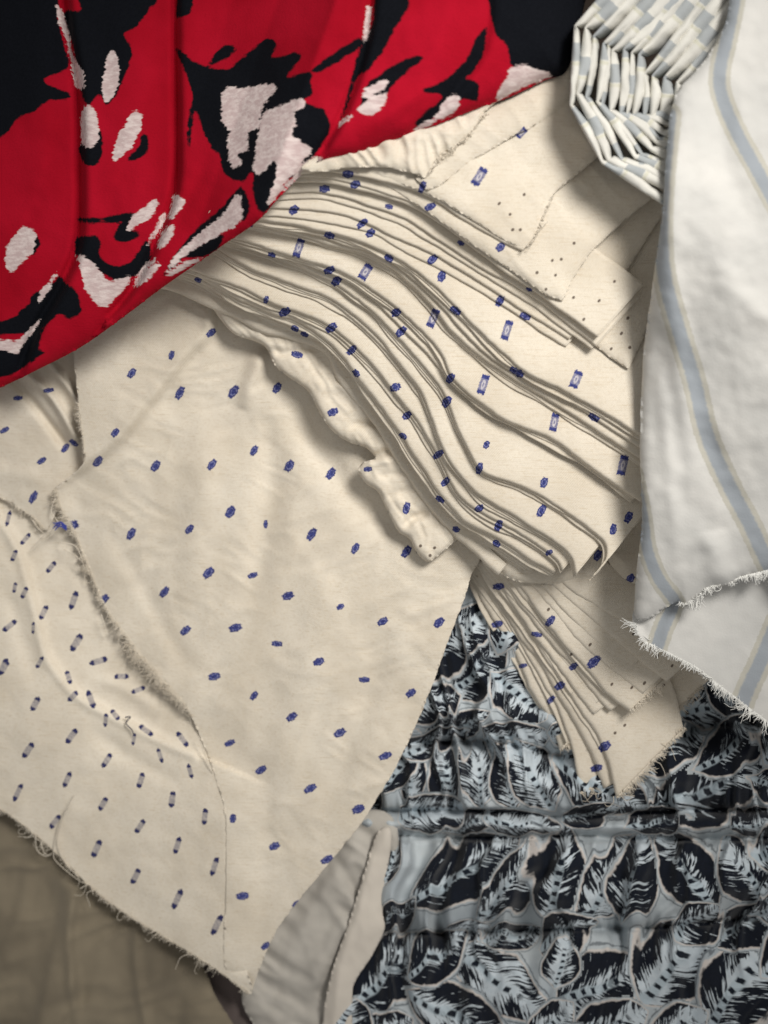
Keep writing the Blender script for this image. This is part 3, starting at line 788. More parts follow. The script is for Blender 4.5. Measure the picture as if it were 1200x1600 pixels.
# ------------------------------------------------------------------ fan of pleated ends below the stack
FN = thing('pleated_cloth', (880, 1020, 20), 'fan of cream pleats with frayed tips spreading from beneath the folded stack', 'cloth')
def z_fan(X, Y, D=None):
    return 34 + 0.03 * (X - 900) - 0.03 * (Y - 1000) + 1.6 * fbm(X / 40, Y / 40, 3) + ridge(X, Y, [(870, 905), (931, 955), (985, 985), (1045, 1060)], 7, 7) + ridge(X, Y, [(900, 910), (960, 945), (1040, 1000)], 8, 5)
BASEP, _ = patch('base_layer', [(735, 870), (880, 800), (1040, 790), (1130, 900), (1130, 1030), (1098, 1072), (1070, 1100), (1043, 1130), (1000, 1090), (940, 1040), (860, 1000), (780, 930)], z_fan, FN, CREAM, 3.6, FAN, smooth=True, ragged=0.8)
fandir = (0.78, -0.62)
fz = 40.0
PLEATS = [([(738, 912), (768, 970), (806, 1024), (834, 1085), (856, 1120), (876, 1172)], 26, 4.0, -10, (0.9, -0.45), 40),
          ([(744, 905), (790, 970), (826, 1030), (866, 1100), (892, 1170), (910, 1240)], 30, 3.0, -2, (0.9, -0.45), 60),
          ([(750, 898), (792, 964), (840, 1036), (884, 1110), (918, 1172), (944, 1232)], 36, 5.0, 4, (0.86, -0.5), 34),
          ([(758, 897), (804, 962), (852, 1030), (900, 1100), (940, 1168), (966, 1246)], 44, 4.0, 6, (0.70, -0.72), 150),
          ([(768, 897), (812, 958), (862, 1030), (898, 1082), (926, 1118)], 50, 4.0, 8, (0.78, -0.62), 60),
          ([(776, 896), (818, 950), (868, 1010), (906, 1056), (936, 1096), (952, 1112)], 56, 4.0, 8, (0.80, -0.60), 50),
          ([(790, 896), (832, 952), (872, 1000), (906, 1040), (926, 1064)], 62, 3.6, 8, (0.80, -0.60), 46),
          ([(800, 895), (850, 968), (900, 1028), (946, 1080), (986, 1112)], 68, 4.4, 8, (0.74, -0.67), 130),
          ([(812, 895), (858, 950), (905, 1000), (952, 1044), (1004, 1084)], 70, 3.6, 8, (0.74, -0.67), 60),
          ([(824, 895), (870, 944), (915, 986), (955, 1020), (985, 1044)], 72, 3.2, 6, (0.74, -0.67), 50),
          ([(840, 895), (890, 938), (935, 975), (975, 1010), (1040, 1066)], 74, 3.4, 4, (0.74, -0.67), 90),
          ([(866, 900), (912, 936), (960, 966), (1010, 1004), (1060, 1044)], 76, 3.0, 2, (0.74, -0.67), 70)]
for i, (c, z, r, zend, dr, dep) in enumerate(PLEATS):
    r *= 1.35
    z += i * 2.2
    ply('pleat', [(x - dr[0] * 4.5 + RNG.uniform(-2, 2), y - dr[1] * 4.5) for x, y in c[:-1]], z - 2 * r + 2, 1.3, 24, FN, CREAM, FAN, dr, lower=14, ext=(30, 0), seed=70 + i, zend=zend - 12, droop=1, rise=-1, wob=1.0)
    ply('pleat', c, z, r, dep, FN, CREAM, FAN, dr, lower=min(40, dep), ext=(30, 0), seed=20 + i * 1.37, zend=zend - 12, droop=r * 0.9, rise=-2.5, wob=1.4)
fray([(1098, 1072), (1070, 1100), (1043, 1130)], z_fan, 9, (.5, 1), BASEP, CREAM, 1.2, seed=8)
fray([(966, 1246), (1018, 1192), (1071, 1138)], lambda a, b: 45 + 0 * a, 13, (.6, 1), FN, CREAM, 2.0, 0.6, seed=9)
fray([(986, 1112), (1034, 1068), (1082, 1025)], lambda a, b: 80 + 0 * a, 9, (.6, 1), FN, CREAM, 1.2, seed=16)
tangle([(905, 1235), (966, 1246), (1018, 1192), (1071, 1138)], lambda a, b: 44 + 0 * a, 16, (.3, 1), FN, CREAM, 37, 18)
fray([(876, 1172), (890, 1160)], lambda a, b: 14 + 0 * a, 9, (.2, 1), FN, CREAM, 1.5, seed=10)
fray([(908, 1240), (930, 1228)], lambda a, b: 20 + 0 * a, 9, (.2, 1), FN, CREAM, 1.5, seed=11)

# ------------------------------------------------------------------ the folded stack
ST = thing('folded_cloth', (650, 600, 80), 'tall stack of cream cotton folded over and over, its rounded folds curving past blue motifs', 'folded cloth')
zc = 94.0
RUFF = [(300, 462), (322, 470), (345, 500), (366, 522), (400, 534), (417, 545), (430, 572), (455, 592), (482, 612), (502, 650), (522, 676), (548, 692), (572, 700), (586, 716), (568, 722), (560, 736), (572, 756), (590, 768), (606, 800),
        (622, 830), (640, 842), (650, 862), (668, 878), (686, 868), (704, 852), (720, 826), (680, 770), (640, 700), (600, 640), (550, 570), (500, 520), (420, 470), (340, 440)]
def z_ruff(X, Y, D):
    z = 89 + 7 * (1 - np.exp(-D / 5)) - 5 * np.exp(-D / 3) + 1.5 * fbm(X / 20, Y / 20, 3) + 1.6 * creases(X, Y, -30, 9, 40, 3.0)
    for ln, h in (([(417, 545), (445, 552), (475, 545), (500, 545)], -6), ([(520, 600), (545, 612), (575, 655)], 5), ([(545, 668), (575, 660), (600, 665)], -6), ([(583, 717), (600, 706), (630, 700)], -9), ([(568, 728), (590, 722), (620, 720)], 6),
                  ([(590, 745), (615, 740), (640, 735)], -5), ([(628, 826), (642, 812), (655, 806), (672, 802)], -9), ([(470, 600), (490, 580), (500, 565)], -4), ([(600, 780), (625, 770), (650, 760)], -4)):
        z = z + ridge(X, Y, ln, 6, h, 0.2)
    return z
patch('ruffled_edge', RUFF, z_ruff, ST, CREAM, 3.0, STACK)
E1 = [(230, 447), (280, 457), (320, 477), (370, 497), (407, 517), (453, 531), (490, 542), (514, 560), (534, 601), (583, 662), (622, 722), (655, 777), (710, 838), (750, 872), (779, 898)]
E2 = [(262, 418), (300, 428), (347, 452), (387, 475), (430, 492), (462, 503), (507, 530), (545, 568), (600, 640), (644, 706), (688, 772), (721, 808), (765, 834), (815, 866), (866, 895)]
E3 = [(285, 415), (333, 433), (380, 452), (420, 470), (470, 488), (513, 507), (553, 540), (600, 590), (655, 662), (688, 717), (710, 761), (743, 794), (787, 820), (840, 850), (872, 874), (880, 890)]
E4 = [(343, 390), (393, 420), (433, 437), (473, 453), (513, 467), (553, 493), (587, 523), (620, 560), (655, 605), (677, 656), (699, 711), (732, 755), (765, 783), (820, 816), (864, 843), (892, 870), (900, 898)]
E5 = [(353, 378), (417, 392), (460, 410), (520, 440), (570, 475), (603, 505), (650, 560), (690, 610), (710, 655), (732, 700), (752, 732), (778, 746), (822, 760), (875, 794), (925, 830), (946, 852), (944, 880), (925, 902)]
E5B = [(365, 372), (430, 388), (480, 408), (530, 432), (575, 460), (610, 492), (655, 538), (692, 583), (720, 596), (748, 606)]
E6 = [(353, 368), (447, 396), (507, 416), (553, 437), (617, 480), (666, 524), (690, 556), (708, 590), (743, 623), (787, 651), (831, 673), (875, 695), (930, 733), (985, 772)]
E8 = [(387, 350), (467, 366), (520, 382), (560, 392), (603, 412), (640, 440), (677, 477), (710, 520), (754, 560), (798, 593), (853, 622), (930, 669), (1000, 714)]
E8B = [(395, 346), (470, 361), (525, 377), (575, 392), (618, 414), (652, 440), (690, 478), (722, 518), (760, 552), (804, 584), (860, 612), (935, 655), (1003, 700)]
E9 = [(400, 343), (480, 355), (540, 368), (600, 392), (650, 424), (710, 479), (765, 535), (800, 566), (836, 588), (908, 623), (1005, 680)]
def lerp(a, b, t):
    ca, _ = resample(smooth_curve(a, 4), 4); cb, _ = resample(smooth_curve(b, 4), 4)
    n = 40
    f = lambda c: np.stack([np.interp(np.linspace(0, 1, n), np.linspace(0, 1, len(c)), c[:, k]) for k in (0, 1)], -1)
    return f(ca) * (1 - t) + f(cb) * t
seq = [(E1, 7.0, 22, 20)]
E1t = [(x + 12 * .62, y - 12 * .78) for x, y in E1]
for i in range(7):
    seq.append((lerp(E1t, E2, 0.08 + 0.12 * i), 1.6, 60, 0))
seq += [(E2, 5.6, 70, 0), (E3, 4.4, 80, 0), (E4, 4.8, 90, 0), (E5, 4.1, 150, 0), (E5B, 2.8, 60, 0), (E6, 4.6, 150, 22), (E8, 4.1, 90, 20), (E8B, 3.0, 60, 20), (E9, 4.2, 240, 20)]
for i, (c, r, dep, ext1) in enumerate(seq):
    zc += (2 * r + 1.6) if i != 1 else -9.0
    if i >= 8 and r > 4:
        cc = resample(smooth_curve(c, 4), 12)[0]
        for j, (o0, o1) in enumerate(((8.5, 3.4), (5.6, 3.0), (2.8, 2.4))):
            tq = np.arange(len(cc)) * 12.0
            of = np.clip(o0 + 1.2 * o1 * fbm(tq / 85 + i * 3.3 + j, tq * 0 + j * 4.1, 2), -1.5, 12)
            ply('fold', cc - np.outer(of, np.array([.62, -.78])), zc - 2 * r + 1.4 + j * 2.6, 1.1, 26, ST, CREAM, STACK, ext=(75, min(ext1, 10)), seed=i * 2.3 + j * 5.7, wob=0.6, droop=1.0, rise=-1.0, lower=14)
        zc += 6.6
    ply('fold', c, zc, r, dep, ST, CREAM, STACK, ext=(75, ext1 if i else 0), seed=i * 1.91, wob=(1.0 if r > 2 else 0.7), droop=r * 0.6, rise=-2.5)
z_top = zc
# the hanging fold at the right end of the stack
def z_hang(X, Y, D):
    return 104 + 14 * (1 - np.exp(-D / 10)) + ridge(X, Y, [(985, 800), (968, 830), (962, 862), (985, 890)], 9, 8) + fbm(X / 30, Y / 30, 2)
patch('hanging_fold', [(960, 770), (1010, 760), (1024, 880), (1006, 910), (985, 910), (962, 892), (948, 868), (960, 838), (950, 800)], z_hang, ST, CREAM, 3.4, STACK)

patch('inner_fold', [(775, 880), (800, 906), (853, 913), (915, 909), (946, 893), (954, 860), (930, 820), (860, 790), (780, 800)],
      lambda X, Y, D: 92 + 14 * (1 - np.exp(-D / 8)) + 1.5 * fbm(X / 20, Y / 20, 2), ST, CREAM, 3.2, STACK)
# ------------------------------------------------------------------ flat pieces lying on the stack
FP = thing('folded_cloth', (800, 380, z_top), 'flat pressed cream pieces with pin-holed corners lying on top of the folded stack', 'folded cloth')
G1 = [(395, 336), (480, 343), (576, 363), (624, 389), (699, 427), (773, 470), (853, 521), (884, 542)]
G2 = [(420, 322), (533, 334), (613, 367), (688, 402), (773, 454), (850, 504), (889, 530)]
G3 = [(432, 312), (507, 312), (603, 340), (667, 374), (741, 421), (827, 474), (905, 530), (925, 545)]
G4 = [(443, 302), (507, 301), (603, 328), (667, 363), (741, 410), (827, 461), (910, 522), (932, 540)]
T2 = [(453, 284), (500, 284), (560, 298), (610, 312), (667, 336), (747, 393), (800, 430), (853, 466), (933, 527)]
T2B = [(458, 277), (505, 277), (563, 289), (612, 304), (667, 328), (747, 384), (790, 412)]
T1 = [(475, 271), (510, 268), (560, 274), (612, 286), (656, 301), (690, 318), (731, 346), (775, 372), (816, 392)]
for i, (c, r, dep, dr) in enumerate([(G1, 2.2, 80, (.66, -.75)), (G2, 3.0, 90, (.66, -.75)), (G3, 2.4, 90, (.66, -.75)), (G4, 3.0, 100, (.66, -.75))]):
    zc += 2 * r + 0.8
    ply('fold', c, zc, r, dep, FP, CREAM, STACK, dr, ext=(60, 0), seed=40 + i * 1.3, wob=0.8, rise=-1.5)
zT3 = zc + 1
def flat(z0, tilt=0.0, sd=0.0, edge=4):
    def f(X, Y, D):
        return z0 + edge * (1 - np.exp(-D / 6)) + 2.2 * fbm(X / 60 + sd, Y / 60, 2) + 0.8 * creases(X, Y, -50, 26, 120, sd) - 3.0 * np.exp(-D / 14)
    return f
# lower pieces towards the right, each with its own corner
patch('fabric_piece', [(700, 300), (1060, 200), (1080, 400), (1030, 470), (1005, 530), (982, 577), (955, 560), (930, 540), (890, 500), (800, 430)], flat(z_top + 7, 0, 1.0), FP, CREAM, 3.6, STACK, smooth=False, ragged=0.25)
patch('fabric_piece', [(640, 260), (1040, 180), (1060, 300), (1024, 352), (975, 430), (935, 500), (928, 520), (900, 500), (830, 455), (740, 400)], flat(z_top + 22, 0, 3.0), FP, CREAM, 3.6, STACK, smooth=False, ragged=0.25)
zc += 6
for c, r, dep in ((T2, 3.6, 110), (T2B, 2.0, 60)):
    zc += 2 * r + 0.8
    ply('fold', c, zc, r, dep, FP, CREAM, STACK, (.66, -.75), ext=(55, 0), seed=50 + r, wob=0.8, rise=-1)
patch('fabric_piece', [(560, 262), (700, 180), (900, 130), (1030, 170), (1036, 296), (975, 345), (925, 392), (893, 440), (880, 470), (853, 462), (800, 424), (740, 384), (660, 326)], flat(zc + 3, 0, 5.0, 3), FP, CREAM, 3.6, STACK, smooth=False, ragged=0.25)
zc += 6
ply('fold', T1, zc + 8, 2.8, 60, FP, CREAM, STACK, (.66, -.75), ext=(50, 0), seed=61, wob=0.9, rise=1)
patch('fabric_piece', [(560, 268), (640, 215), (760, 160), (900, 110), (985, 150), (945, 236), (905, 270), (868, 300), (850, 340), (832, 380), (816, 391), (775, 368), (731, 340), (690, 314), (650, 296), (610, 282)], flat(zc + 10, 0, 7.0, 3), FP, CREAM, 3.6, STACK, smooth=False, ragged=0.25)
patch('fabric_piece', [(640, 230), (700, 200), (800, 150), (920, 80), (900, 150), (860, 185), (800, 214), (740, 250), (690, 290), (668, 298), (650, 280)], flat(zc + 17, 0, 9.0, 3), FP, CREAM, 3.6, STACK, smooth=False, ragged=0.6)
def z_crump(X, Y, D):
    return zc + 20 + 7 * (1 - np.exp(-D / 9)) + 3.5 * creases(X, Y, -28, 16, 60, 3.0) + 1.5 * fbm(X / 18, Y / 18, 3)
patch('crumpled_piece', [(470, 262), (520, 230), (600, 190), (700, 150), (780, 150), (756, 176), (742, 200), (716, 226), (690, 242), (676, 262), (668, 278), (640, 270), (600, 262), (550, 262), (505, 268)], z_crump, FP, CREAM, 3.2, STACK, ragged=0.7)
fray([(756, 176), (742, 200), (716, 226), (690, 242), (668, 276)], lambda a, b: zc + 23 + 0 * a, 9, (.7, .6), FP, CREAM, 1.0, seed=12)
fray([(866, 300), (850, 340), (832, 380), (816, 391)], lambda a, b: zc + 11 + 0 * a, 4, (1, .3), FP, CREAM, 0.4, seed=13)
z_pile = zc + 24

# ------------------------------------------------------------------ red floral cloth, top left
h2 = lambda L: [(x / 2, y / 2) for x, y in L]
BLACKS = [
    [(-90, -90), (84, -90), (92, 30), (102, 75), (108, 105), (76, 120), (72, 130), (112, 150), (76, 158), (50, 175), (22, 190), (0, 215), (-90, 250)],
    [(100, 20), (125, 15), (122, 0), (122, -90), (250, -90), (245, 0), (235, 10), (215, 40), (193, 52), (205, 75), (203, 95), (190, 130), (178, 155), (165, 165), (158, 150), (150, 150), (140, 165), (128, 150), (122, 110), (110, 60)],
    [(275, -90), (310, -90), (300, 10), (290, 25), (277, 28), (275, 0)],
    [(126, 225), (155, 200), (160, 240), (150, 258), (135, 258), (126, 245)], [(222, 208), (231, 215), (230, 235), (215, 248), (198, 249), (215, 230)], [(50, 370), (62, 375), (58, 390), (48, 397)],
    h2([(550, 150), (620, 200), (700, 215), (760, 180), (830, 125), (865, 140), (850, 180), (920, 165), (940, 180), (900, 240), (960, 220), (980, 235), (970, 260), (980, 290), (940, 320), (1010, 340), (1020, 370), (1030, 390), (1020, 430), (970, 500), (940, 540),
        (860, 590), (840, 650), (810, 660), (790, 590), (790, 540), (750, 570), (700, 540), (690, 490), (640, 430), (610, 350), (590, 480), (585, 400), (600, 300), (580, 230)]),
    h2([(650, 200), (690, 150), (740, 145), (720, 175), (660, 205)]), h2([(970, 222), (1100, 128), (1130, 128), (1110, 160), (990, 228)]),
    [(590, -90), (640, -90), (640, 0), (615, 50), (592, 90), (575, 110), (556, 125), (542, 170), (530, 185), (545, 140), (555, 95), (570, 60), (585, 20)],
    [(765, -90), (940, -90), (940, 100), (860, 122), (810, 112), (798, 100), (790, 70), (772, 50), (765, 0)],
    [(762, 40), (755, 80), (742, 110), (728, 122), (745, 132), (745, 158), (720, 155), (690, 178), (645, 202), (665, 175), (690, 150), (660, 142), (690, 128), (722, 102), (745, 60)],
    [(572, 135), (600, 112), (640, 88), (662, 92), (622, 125), (592, 160), (565, 170)],
    [(125, 340), (160, 340), (195, 333), (215, 335), (205, 345), (160, 349), (125, 347)], [(190, 345), (205, 340), (200, 358), (220, 365), (195, 378), (175, 370)],
    [(120, 372), (150, 370), (158, 385), (155, 400), (175, 415), (200, 410), (215, 395), (230, 375), (234, 400), (222, 425), (205, 432), (180, 440), (160, 428), (135, 412), (120, 400)],
    [(376, 292), (340, 330), (300, 365), (280, 390), (252, 434), (272, 418), (300, 388), (335, 352), (372, 314)], [(348, 366), (342, 386), (315, 402), (285, 404), (275, 410), (310, 383)],
    [(100, 440), (120, 455), (125, 485), (110, 498), (95, 490), (80, 500), (65, 520), (60, 545), (70, 550), (35, 575), (0, 590), (-90, 620), (-90, 540), (0, 540), (25, 545), (40, 520), (0, 525), (-90, 520), (-90, 505), (0, 503), (40, 480), (50, 465), (70, 450), (95, 430)],
    [(375, 293), (390, 322), (377, 347)]]
WHITES = [
    [(84, -90), (88, 0), (97, 15), (107, 50), (115, 88), (127, 108), (133, 120), (130, 136), (122, 141), (115, 130), (109, 90), (99, 50), (88, 20), (80, -90)],
    [(172, 78), (182, 85), (187, 110), (182, 140), (168, 160), (162, 155), (160, 130), (165, 100)], [(128, 175), (140, 165), (150, 175), (155, 205), (150, 228), (135, 230), (127, 222)],
    [(205, 175), (220, 175), (222, 190), (210, 225), (195, 240), (178, 252), (178, 230), (190, 205)], [(35, 355), (52, 357), (56, 370), (50, 395), (30, 415), (15, 425), (8, 405), (10, 385), (22, 368)],
    [(360, 135), (375, 138), (430, 133), (415, 160), (405, 185), (408, 200), (390, 205), (385, 235), (372, 240), (375, 255), (362, 262), (355, 220), (358, 205), (347, 190), (347, 145)],
    [(470, 155), (475, 165), (460, 175), (463, 195), (455, 210), (485, 230), (485, 240), (455, 275), (430, 310), (418, 318), (432, 270), (430, 252), (410, 270), (398, 272), (397, 255), (410, 180), (440, 165)],
    [(245, 310), (245, 330), (225, 345), (198, 362), (205, 340), (230, 320)], [(272, 303), (285, 310), (288, 320), (270, 342), (262, 340), (268, 325)], [(258, 330), (255, 350), (235, 378), (230, 380), (245, 350)],
    [(260, 355), (273, 353), (270, 370), (252, 388), (247, 380)], [(120, 400), (135, 402), (155, 420), (170, 437), (205, 432), (185, 460), (168, 480), (150, 475), (135, 455), (128, 430)],
    [(375, 302), (376, 345), (345, 366), (310, 386), (285, 403), (258, 428), (275, 398), (315, 362), (345, 338), (358, 320)], [(318, 402), (300, 414), (262, 430), (290, 408)],
    [(245, 405), (232, 420), (250, 412), (235, 435), (215, 447), (208, 445), (225, 415)], [(90, 425), (80, 450), (62, 472), (58, 475), (70, 445)],
    [(65, 498), (50, 520), (30, 547), (25, 552), (0, 547), (-90, 540), (0, 532), (25, 534), (45, 515)],
    [(565, 145), (600, 123), (606, 133), (575, 152)], [(606, 145), (600, 162), (580, 181), (560, 170), (585, 150)], [(528, 192), (550, 177), (546, 188), (526, 199)], [(574, 5), (580, 18), (574, 60), (568, 58)],
    [(645, 204), (680, 180), (695, 155), (715, 149), (716, 170), (690, 186), (660, 202)], [(800, 104), (830, 104), (862, 118), (820, 136), (780, 156), (775, 150), (790, 125)],
    [(480, 250), (505, 252), (470, 278), (440, 300)]]
def union(polys):
    return lambda X, Y: np.min([sdf(X, Y, smooth_curve(p, 6, True)) for p in polys], axis=0)
RT = thing('printed_cloth', (300, 200, 220), 'red cloth printed with black and white brushed flowers, hanging in folds over the top left', 'cloth')
F1 = [(95, -90), (108, 40), (122, 130), (126, 250), (124, 370), (100, 440), (55, 520), (30, 590)]
F2 = [(277, -90), (276, 60), (278, 200), (275, 290), (252, 360), (215, 440), (170, 500)]
F3 = [(590, -90), (575, 60), (540, 170), (500, 245)]
F4 = [(770, -90), (760, 60), (715, 140), (640, 215)]
ze = lambda X, Y: np.interp(X + 0.35 * (Y - 300), [-100, 60, 180, 260, 330, 420, 600, 960], [70, 92, 125, 160, 205, z_pile - 30, z_pile + 2, z_pile + 6])
def z_red(X, Y, D):
    z = ze(X, Y) + 34 * (1 - np.exp(-D / 30)) - 8 * np.exp(-D / 6) + 14 * sstep(0, 300, D)
    z = z + hang(X, Y, F1, 8, 34, -1) * np.exp(-np.clip(seg_dist(X, Y, F1, False), 0, 400) / 110)
    z = z + ridge(X, Y, F1, 7, -28, 0.05)
    z = z + hang(X, Y, F2, 6, 26, -1) * np.exp(-seg_dist(X, Y, F2, False) / 110) + ridge(X, Y, F2, 6, -24, 0.05)
    z = z + hang(X, Y, F3, 8, 22, -1) * np.exp(-seg_dist(X, Y, F3, False) / 90) + ridge(X, Y, F3, 7, -16, 0.05)
    z = z + hang(X, Y, F4, 10, 8, -1) * np.exp(-seg_dist(X, Y, F4, False) / 80) + ridge(X, Y, F4, 9, -6, 0.05)
    z = z + ridge(X, Y, [(200, -60), (205, 150), (190, 350)], 36, 8) + ridge(X, Y, [(60, -60), (60, 300), (20, 480)], 30, 6) + ridge(X, Y, [(440, -60), (430, 120), (350, 300)], 60, 8)
    z = z + ridge(X, Y, [(560, 215), (620, 170), (680, 130)], 14, 5) + ridge(X, Y, [(330, 240), (290, 320), (230, 420)], 12, -4)
    return z + 2.4 * fbm(X / 60, Y / 80, 3)
patch('cloth_sheet', [(-120, -90), (940, -90), (915, 0), (902, 60), (884, 112), (850, 126), (800, 150), (740, 172), (680, 196), (620, 217), (560, 240), (505, 250), (475, 270), (435, 310), (402, 346), (350, 382), (300, 417), (250, 452), (200, 490), (130, 540), (60, 577), (0, 606), (-120, 660)],
      z_red, RT, RED, 4.0, attrs={'sd_black': union(BLACKS), 'sd_white': union(WHITES)})

# ------------------------------------------------------------------ checked bundle, top right
BU = thing('folded_bundle', (1000, 120, z_pile), 'bundle of white and grey-blue checked cotton seen at its nested folded edges, top right', 'folded cloth')
K = [((1010, -90), (897, 40), (890, 165), (940, 256), (1046, 327), 12), ((1030, -90), (913, 42), (899, 147), (949, 254), (1052, 304), 22), ((1080, -90), (941, 68), (931, 160), (991, 248), (1052, 280), 18),
     ((1100, -90), (955, 78), (951, 174), (1017, 237), (1056, 260), 15), ((1118, -90), (973, 76), (967, 178), (1026, 226), (1058, 243), 20), ((1140, -90), (997, 84), (987, 181), (1036, 212), (1080, 230), 15),
     ((1160, -90), (1006, 114), (1004, 183), (1045, 198), (1085, 212), 10), ((1180, -90), (1018, 118), (1015, 184), (1050, 190), (1085, 198), 14), ((1210, -90), (1036, 121), (1030, 182), (1060, 186), (1090, 190), 18), ((1240, -90), (1056, 128), (1050, 176), (1075, 180), (1100, 184), 18)]
def bundle_ply(pts, w, z, seed):
    c, up, corner = [], [], []
    p = np.array(pts, float)
    for i in range(len(p) - 1):
        n = max(6, int(np.linalg.norm(p[i + 1] - p[i]) / 4))
        for t in np.arange(n) / n:
            bow = math.sin(math.pi * t) * 3.0 * (1 if i else 0.3)
            e = (p[i + 1] - p[i]) / np.linalg.norm(p[i + 1] - p[i])
            c.append(p[i] * (1 - t) + p[i + 1] * t + np.array([e[1], -e[0]]) * bow * -0.2)
            up.append((1 - t) ** 0.5 if i == 0 else 0.0)
            lo = 0.20 if i < 3 else 0.5
            a = lo if i > 0 else 1.3
            b = lo
            corner.append((a * (1 - t) + b * t) + (1 - max(a * (1 - t), b * t)) * math.sin(math.pi * t) ** 0.75 * 0.75)
    c = np.array(c); k = np.clip(np.array(corner), 0.15, 1.9)
    L = np.concatenate([[0], np.cumsum(np.linalg.norm(np.diff(c, axis=0), axis=1))])
    tan = np.gradient(c, axis=0); tan /= np.linalg.norm(tan, axis=1)[:, None]
    nor = np.stack([tan[:, 1], -tan[:, 0]], -1)                   # towards the inside of the bundle
    if (nor[len(nor) // 2] @ np.array([1, 0])) < 0: nor = -nor
    ww = (w * k * (1 + 0.12 * fbm(L / 18, L * 0 + seed)))[:, None]
    prof = [(0.0, -70.0), (-0.02, -24.0), (0, -7.0), (0.1, -2.6), (0.3, -0.4), (0.55, 0.0), (0.8, -1.6), (0.95, -5.0), (1.0, -12.0), (0.98, -40.0), (0.96, -70.0)]
    a = np.array([q[0] for q in prof])[None]; zz = np.array([q[1] for q in prof])[None]
    skirt = np.array([0, 0, 0, 0, 0, 0, 0, .1, .3, .8, 1.0])[None] * (5 + 27 * np.array(up)[:, None])
    X = c[:, 0][:, None] + nor[:, 0][:, None] * (ww * a + skirt)
    Y = c[:, 1][:, None] + nor[:, 1][:, None] * (ww * a + skirt)
    Z = z + zz * (0.6 + 0.4 * k[:, None]) + 2 * fbm(L[:, None] / 30 + seed, a * 2 + seed, 2) - 4 * (1 - k[:, None])
    n, m = X.shape
    I = np.arange(n * m).reshape(n, m)
    F = np.stack([I[:-1, :-1].ravel(), I[1:, :-1].ravel(), I[1:, 1:].ravel(), I[:-1, 1:].ravel()], -1)
    me = make_mesh('fold', P(X.ravel(), Y.ravel(), Z.ravel()), F)
    put_float(me, 'along', np.repeat(L + seed * 31.0, m))
    return link(me, 'fold', BU, BUNDLE)
K2 = []
for n, (a, b) in enumerate(zip(K[:-1], K[1:])):
    K2.append(list(a[:5]) + [a[5] * (0.85 if n in (1, 2, 4) else 1.1)])
    if n in (1, 2, 4):
        f = (0.0, 0.5, 0.42, 0, 0.55)[n]
        K2.append([tuple(p * (1 - f) + q * f + RNG.uniform(-1.5, 1.5) for p, q in zip(pa, pb)) for pa, pb in zip(a[:5], b[:5])] + [a[5] * 0.55])
K2.append(list(K[-1]))
for i, q in enumerate(K2):
    bundle_ply(q[:5], q[5] * 1.1, z_pile + 62 - 2.2 * i, (0.3, 2.9, 1.2, 3.4, 0.9, 2.2, 0.1, 1.7, 3.1, 0.6, 2.5, 1.4, 3.0)[i % 13])

# ------------------------------------------------------------------ white striped cloth, right
WH = thing('striped_cloth', (1100, 500, 150), 'white cotton with grey-blue stripes hanging down the right side with frayed lower edges', 'cloth')
STR = [([(1165, -90), (1140, 40), (1125, 110), (1128, 150), (1150, 205), (1180, 260), (1215, 325), (1260, 400)], 17), ([(1046, 180), (1036, 280), (1033, 370), (1040, 440), (1062, 520), (1086, 600), (1105, 680), (1140, 760), (1172, 820), (1205, 890), (1250, 960)], 19),
       ([(990, 740), (1003, 800), (1012, 860), (1030, 905), (1052, 935), (1064, 960)], 15)]
STR2 = [([(1060, 920), (1050, 950), (1035, 985), (1024, 1020)], 17), ([(1215, 970), (1190, 1030), (1165, 1085), (1150, 1130)], 19)]
def stripe(S_):
    return lambda X, Y: np.min([seg_dist(X, Y, smooth_curve(p, 8), False) / w for p, w in S_], axis=0)
zw0 = tps([(1150, -60, z_pile + 75), (1260, -60, z_pile + 85), (1060, 150, z_pile + 84), (1040, 320, z_pile + 84), (1010, 560, z_top + 52), (1003, 700, z_top + 34), (1002, 800, z_top + 12), (1010, 930, 225), (1090, 930, z_pile - 95), (1150, 900, z_pile - 84), (1260, 880, z_pile - 76), (1130, 500, z_pile + 52), (1200, 600, z_pile + 30), (1100, 760, z_pile - 40), (1260, 300, z_pile + 70)])
def z_w1(X, Y, D):
    z = zw0(X, Y) - 16 * np.exp(-D / 9) + 2.5 * fbm(X / 60, Y / 60, 3)
    z = z + ridge(X, Y, [(1060, 180), (1046, 330), (1050, 480), (1070, 640), (1090, 800)], 20, 8) + ridge(X, Y, [(1120, 120), (1130, 240), (1190, 380)], 26, -9) + ridge(X, Y, [(1030, 560), (1045, 720), (1060, 880)], 13, 5)
    z = z + ridge(X, Y, [(1080, 640), (1130, 740), (1170, 830)], 20, -5) + ridge(X, Y, [(1110, 830), (1120, 880), (1135, 920)], 20, 10) + ridge(X, Y, [(1120, 420), (1160, 470), (1230, 520)], 18, 5)
    return z + 0.7 * creases(X, Y, 55, 36, 90, 6.0) + 0.4 * fbm(X / 16, Y / 16, 2)
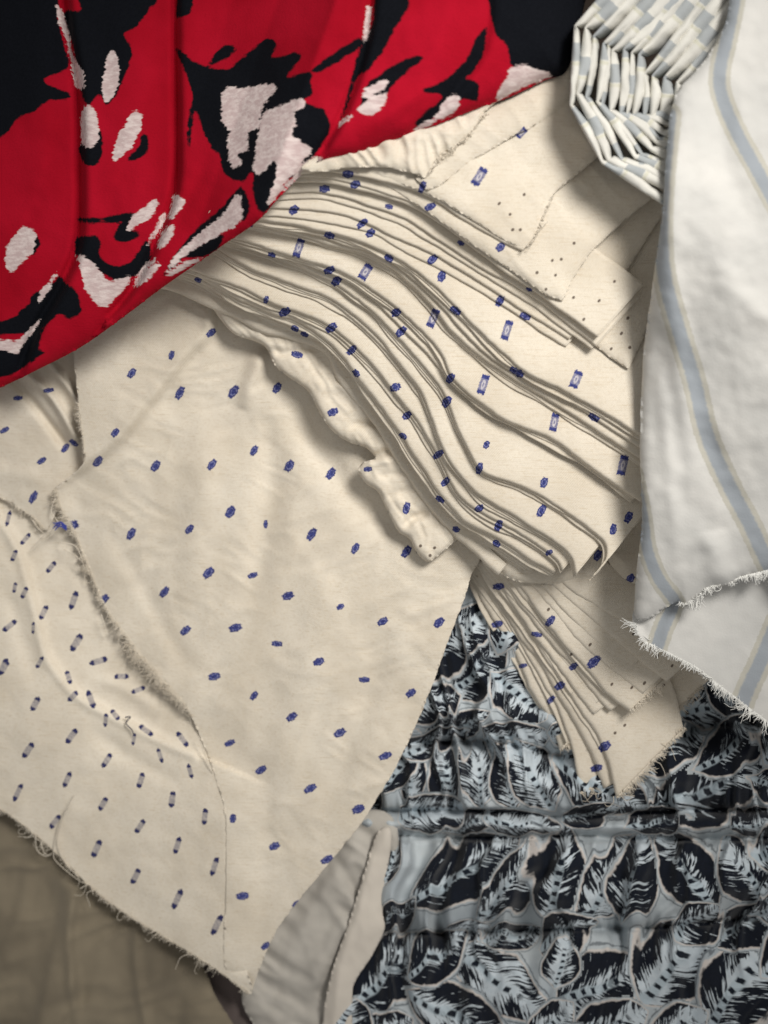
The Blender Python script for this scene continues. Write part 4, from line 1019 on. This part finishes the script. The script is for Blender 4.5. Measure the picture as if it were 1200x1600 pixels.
UPP, _ = patch('upper_layer', [(1160, -90), (1290, -90), (1290, 885), (1200, 893), (1155, 904), (1140, 914), (1110, 918), (1085, 938), (1070, 948), (1060, 940), (1040, 950), (1012, 968), (992, 962), (994, 900), (1003, 810), (1000, 700), (1005, 560), (1020, 440), (1035, 330), (1041, 240), (1055, 150), (1100, 95), (1135, 30)],
      z_w1, WH, WHITE, 3.8, attrs={'stripe': stripe(STR)}, ragged=0.8)
zw2 = tps([(990, 960, 190), (1060, 1030, 172), (1200, 1130, 140), (1260, 1150, 140), (1200, 900, 200), (1060, 900, 200), (1130, 1000, 175)])
def z_w2(X, Y, D=None):
    return zw2(X, Y) + 1.6 * fbm(X / 50, Y / 50, 3) + ridge(X, Y, [(1060, 930), (1045, 980), (1030, 1020)], 10, 4) + ridge(X, Y, [(1005, 930), (1000, 965), (1010, 995)], 8, -4) + ridge(X, Y, [(1200, 940), (1160, 1020), (1130, 1080)], 24, -4)
LOP, _ = patch('lower_layer', [(1040, 890), (1290, 840), (1290, 1170), (1200, 1130), (1160, 1100), (1120, 1070), (1090, 1046), (1060, 1030), (1025, 1012), (1002, 1000), (989, 972), (1000, 930)], z_w2, WH, WHITE, 3.8, attrs={'stripe': stripe(STR2)}, ragged=1.2)
FRW = mat_plain('white_fray_thread', lin(226, 226, 222), lin(240, 239, 234))
fray([(1060, 942), (1085, 938), (1110, 918), (1155, 904), (1200, 893)], lambda a, b: zw0(a, b) - 12, 12, (.2, 1), UPP, FRW, 2.0, 0.6, 0.4, seed=21)
fray([(989, 972), (1002, 1000), (1025, 1012), (1060, 1030), (1090, 1046), (1120, 1070), (1160, 1100), (1200, 1130)], z_w2, 17, (-.3, 1), LOP, FRW, 1.5, 0.65, 0.35, seed=22)
tangle([(989, 972), (1025, 1012), (1090, 1046), (1160, 1100), (1200, 1130)], z_w2, 16, (-.3, 1), LOP, FRW, 35, 18, 0.55)
tangle([(1060, 942), (1110, 918), (1200, 893)], lambda a, b: zw0(a, b) - 12, 10, (.2, 1), UPP, FRW, 36, 16, 0.55)
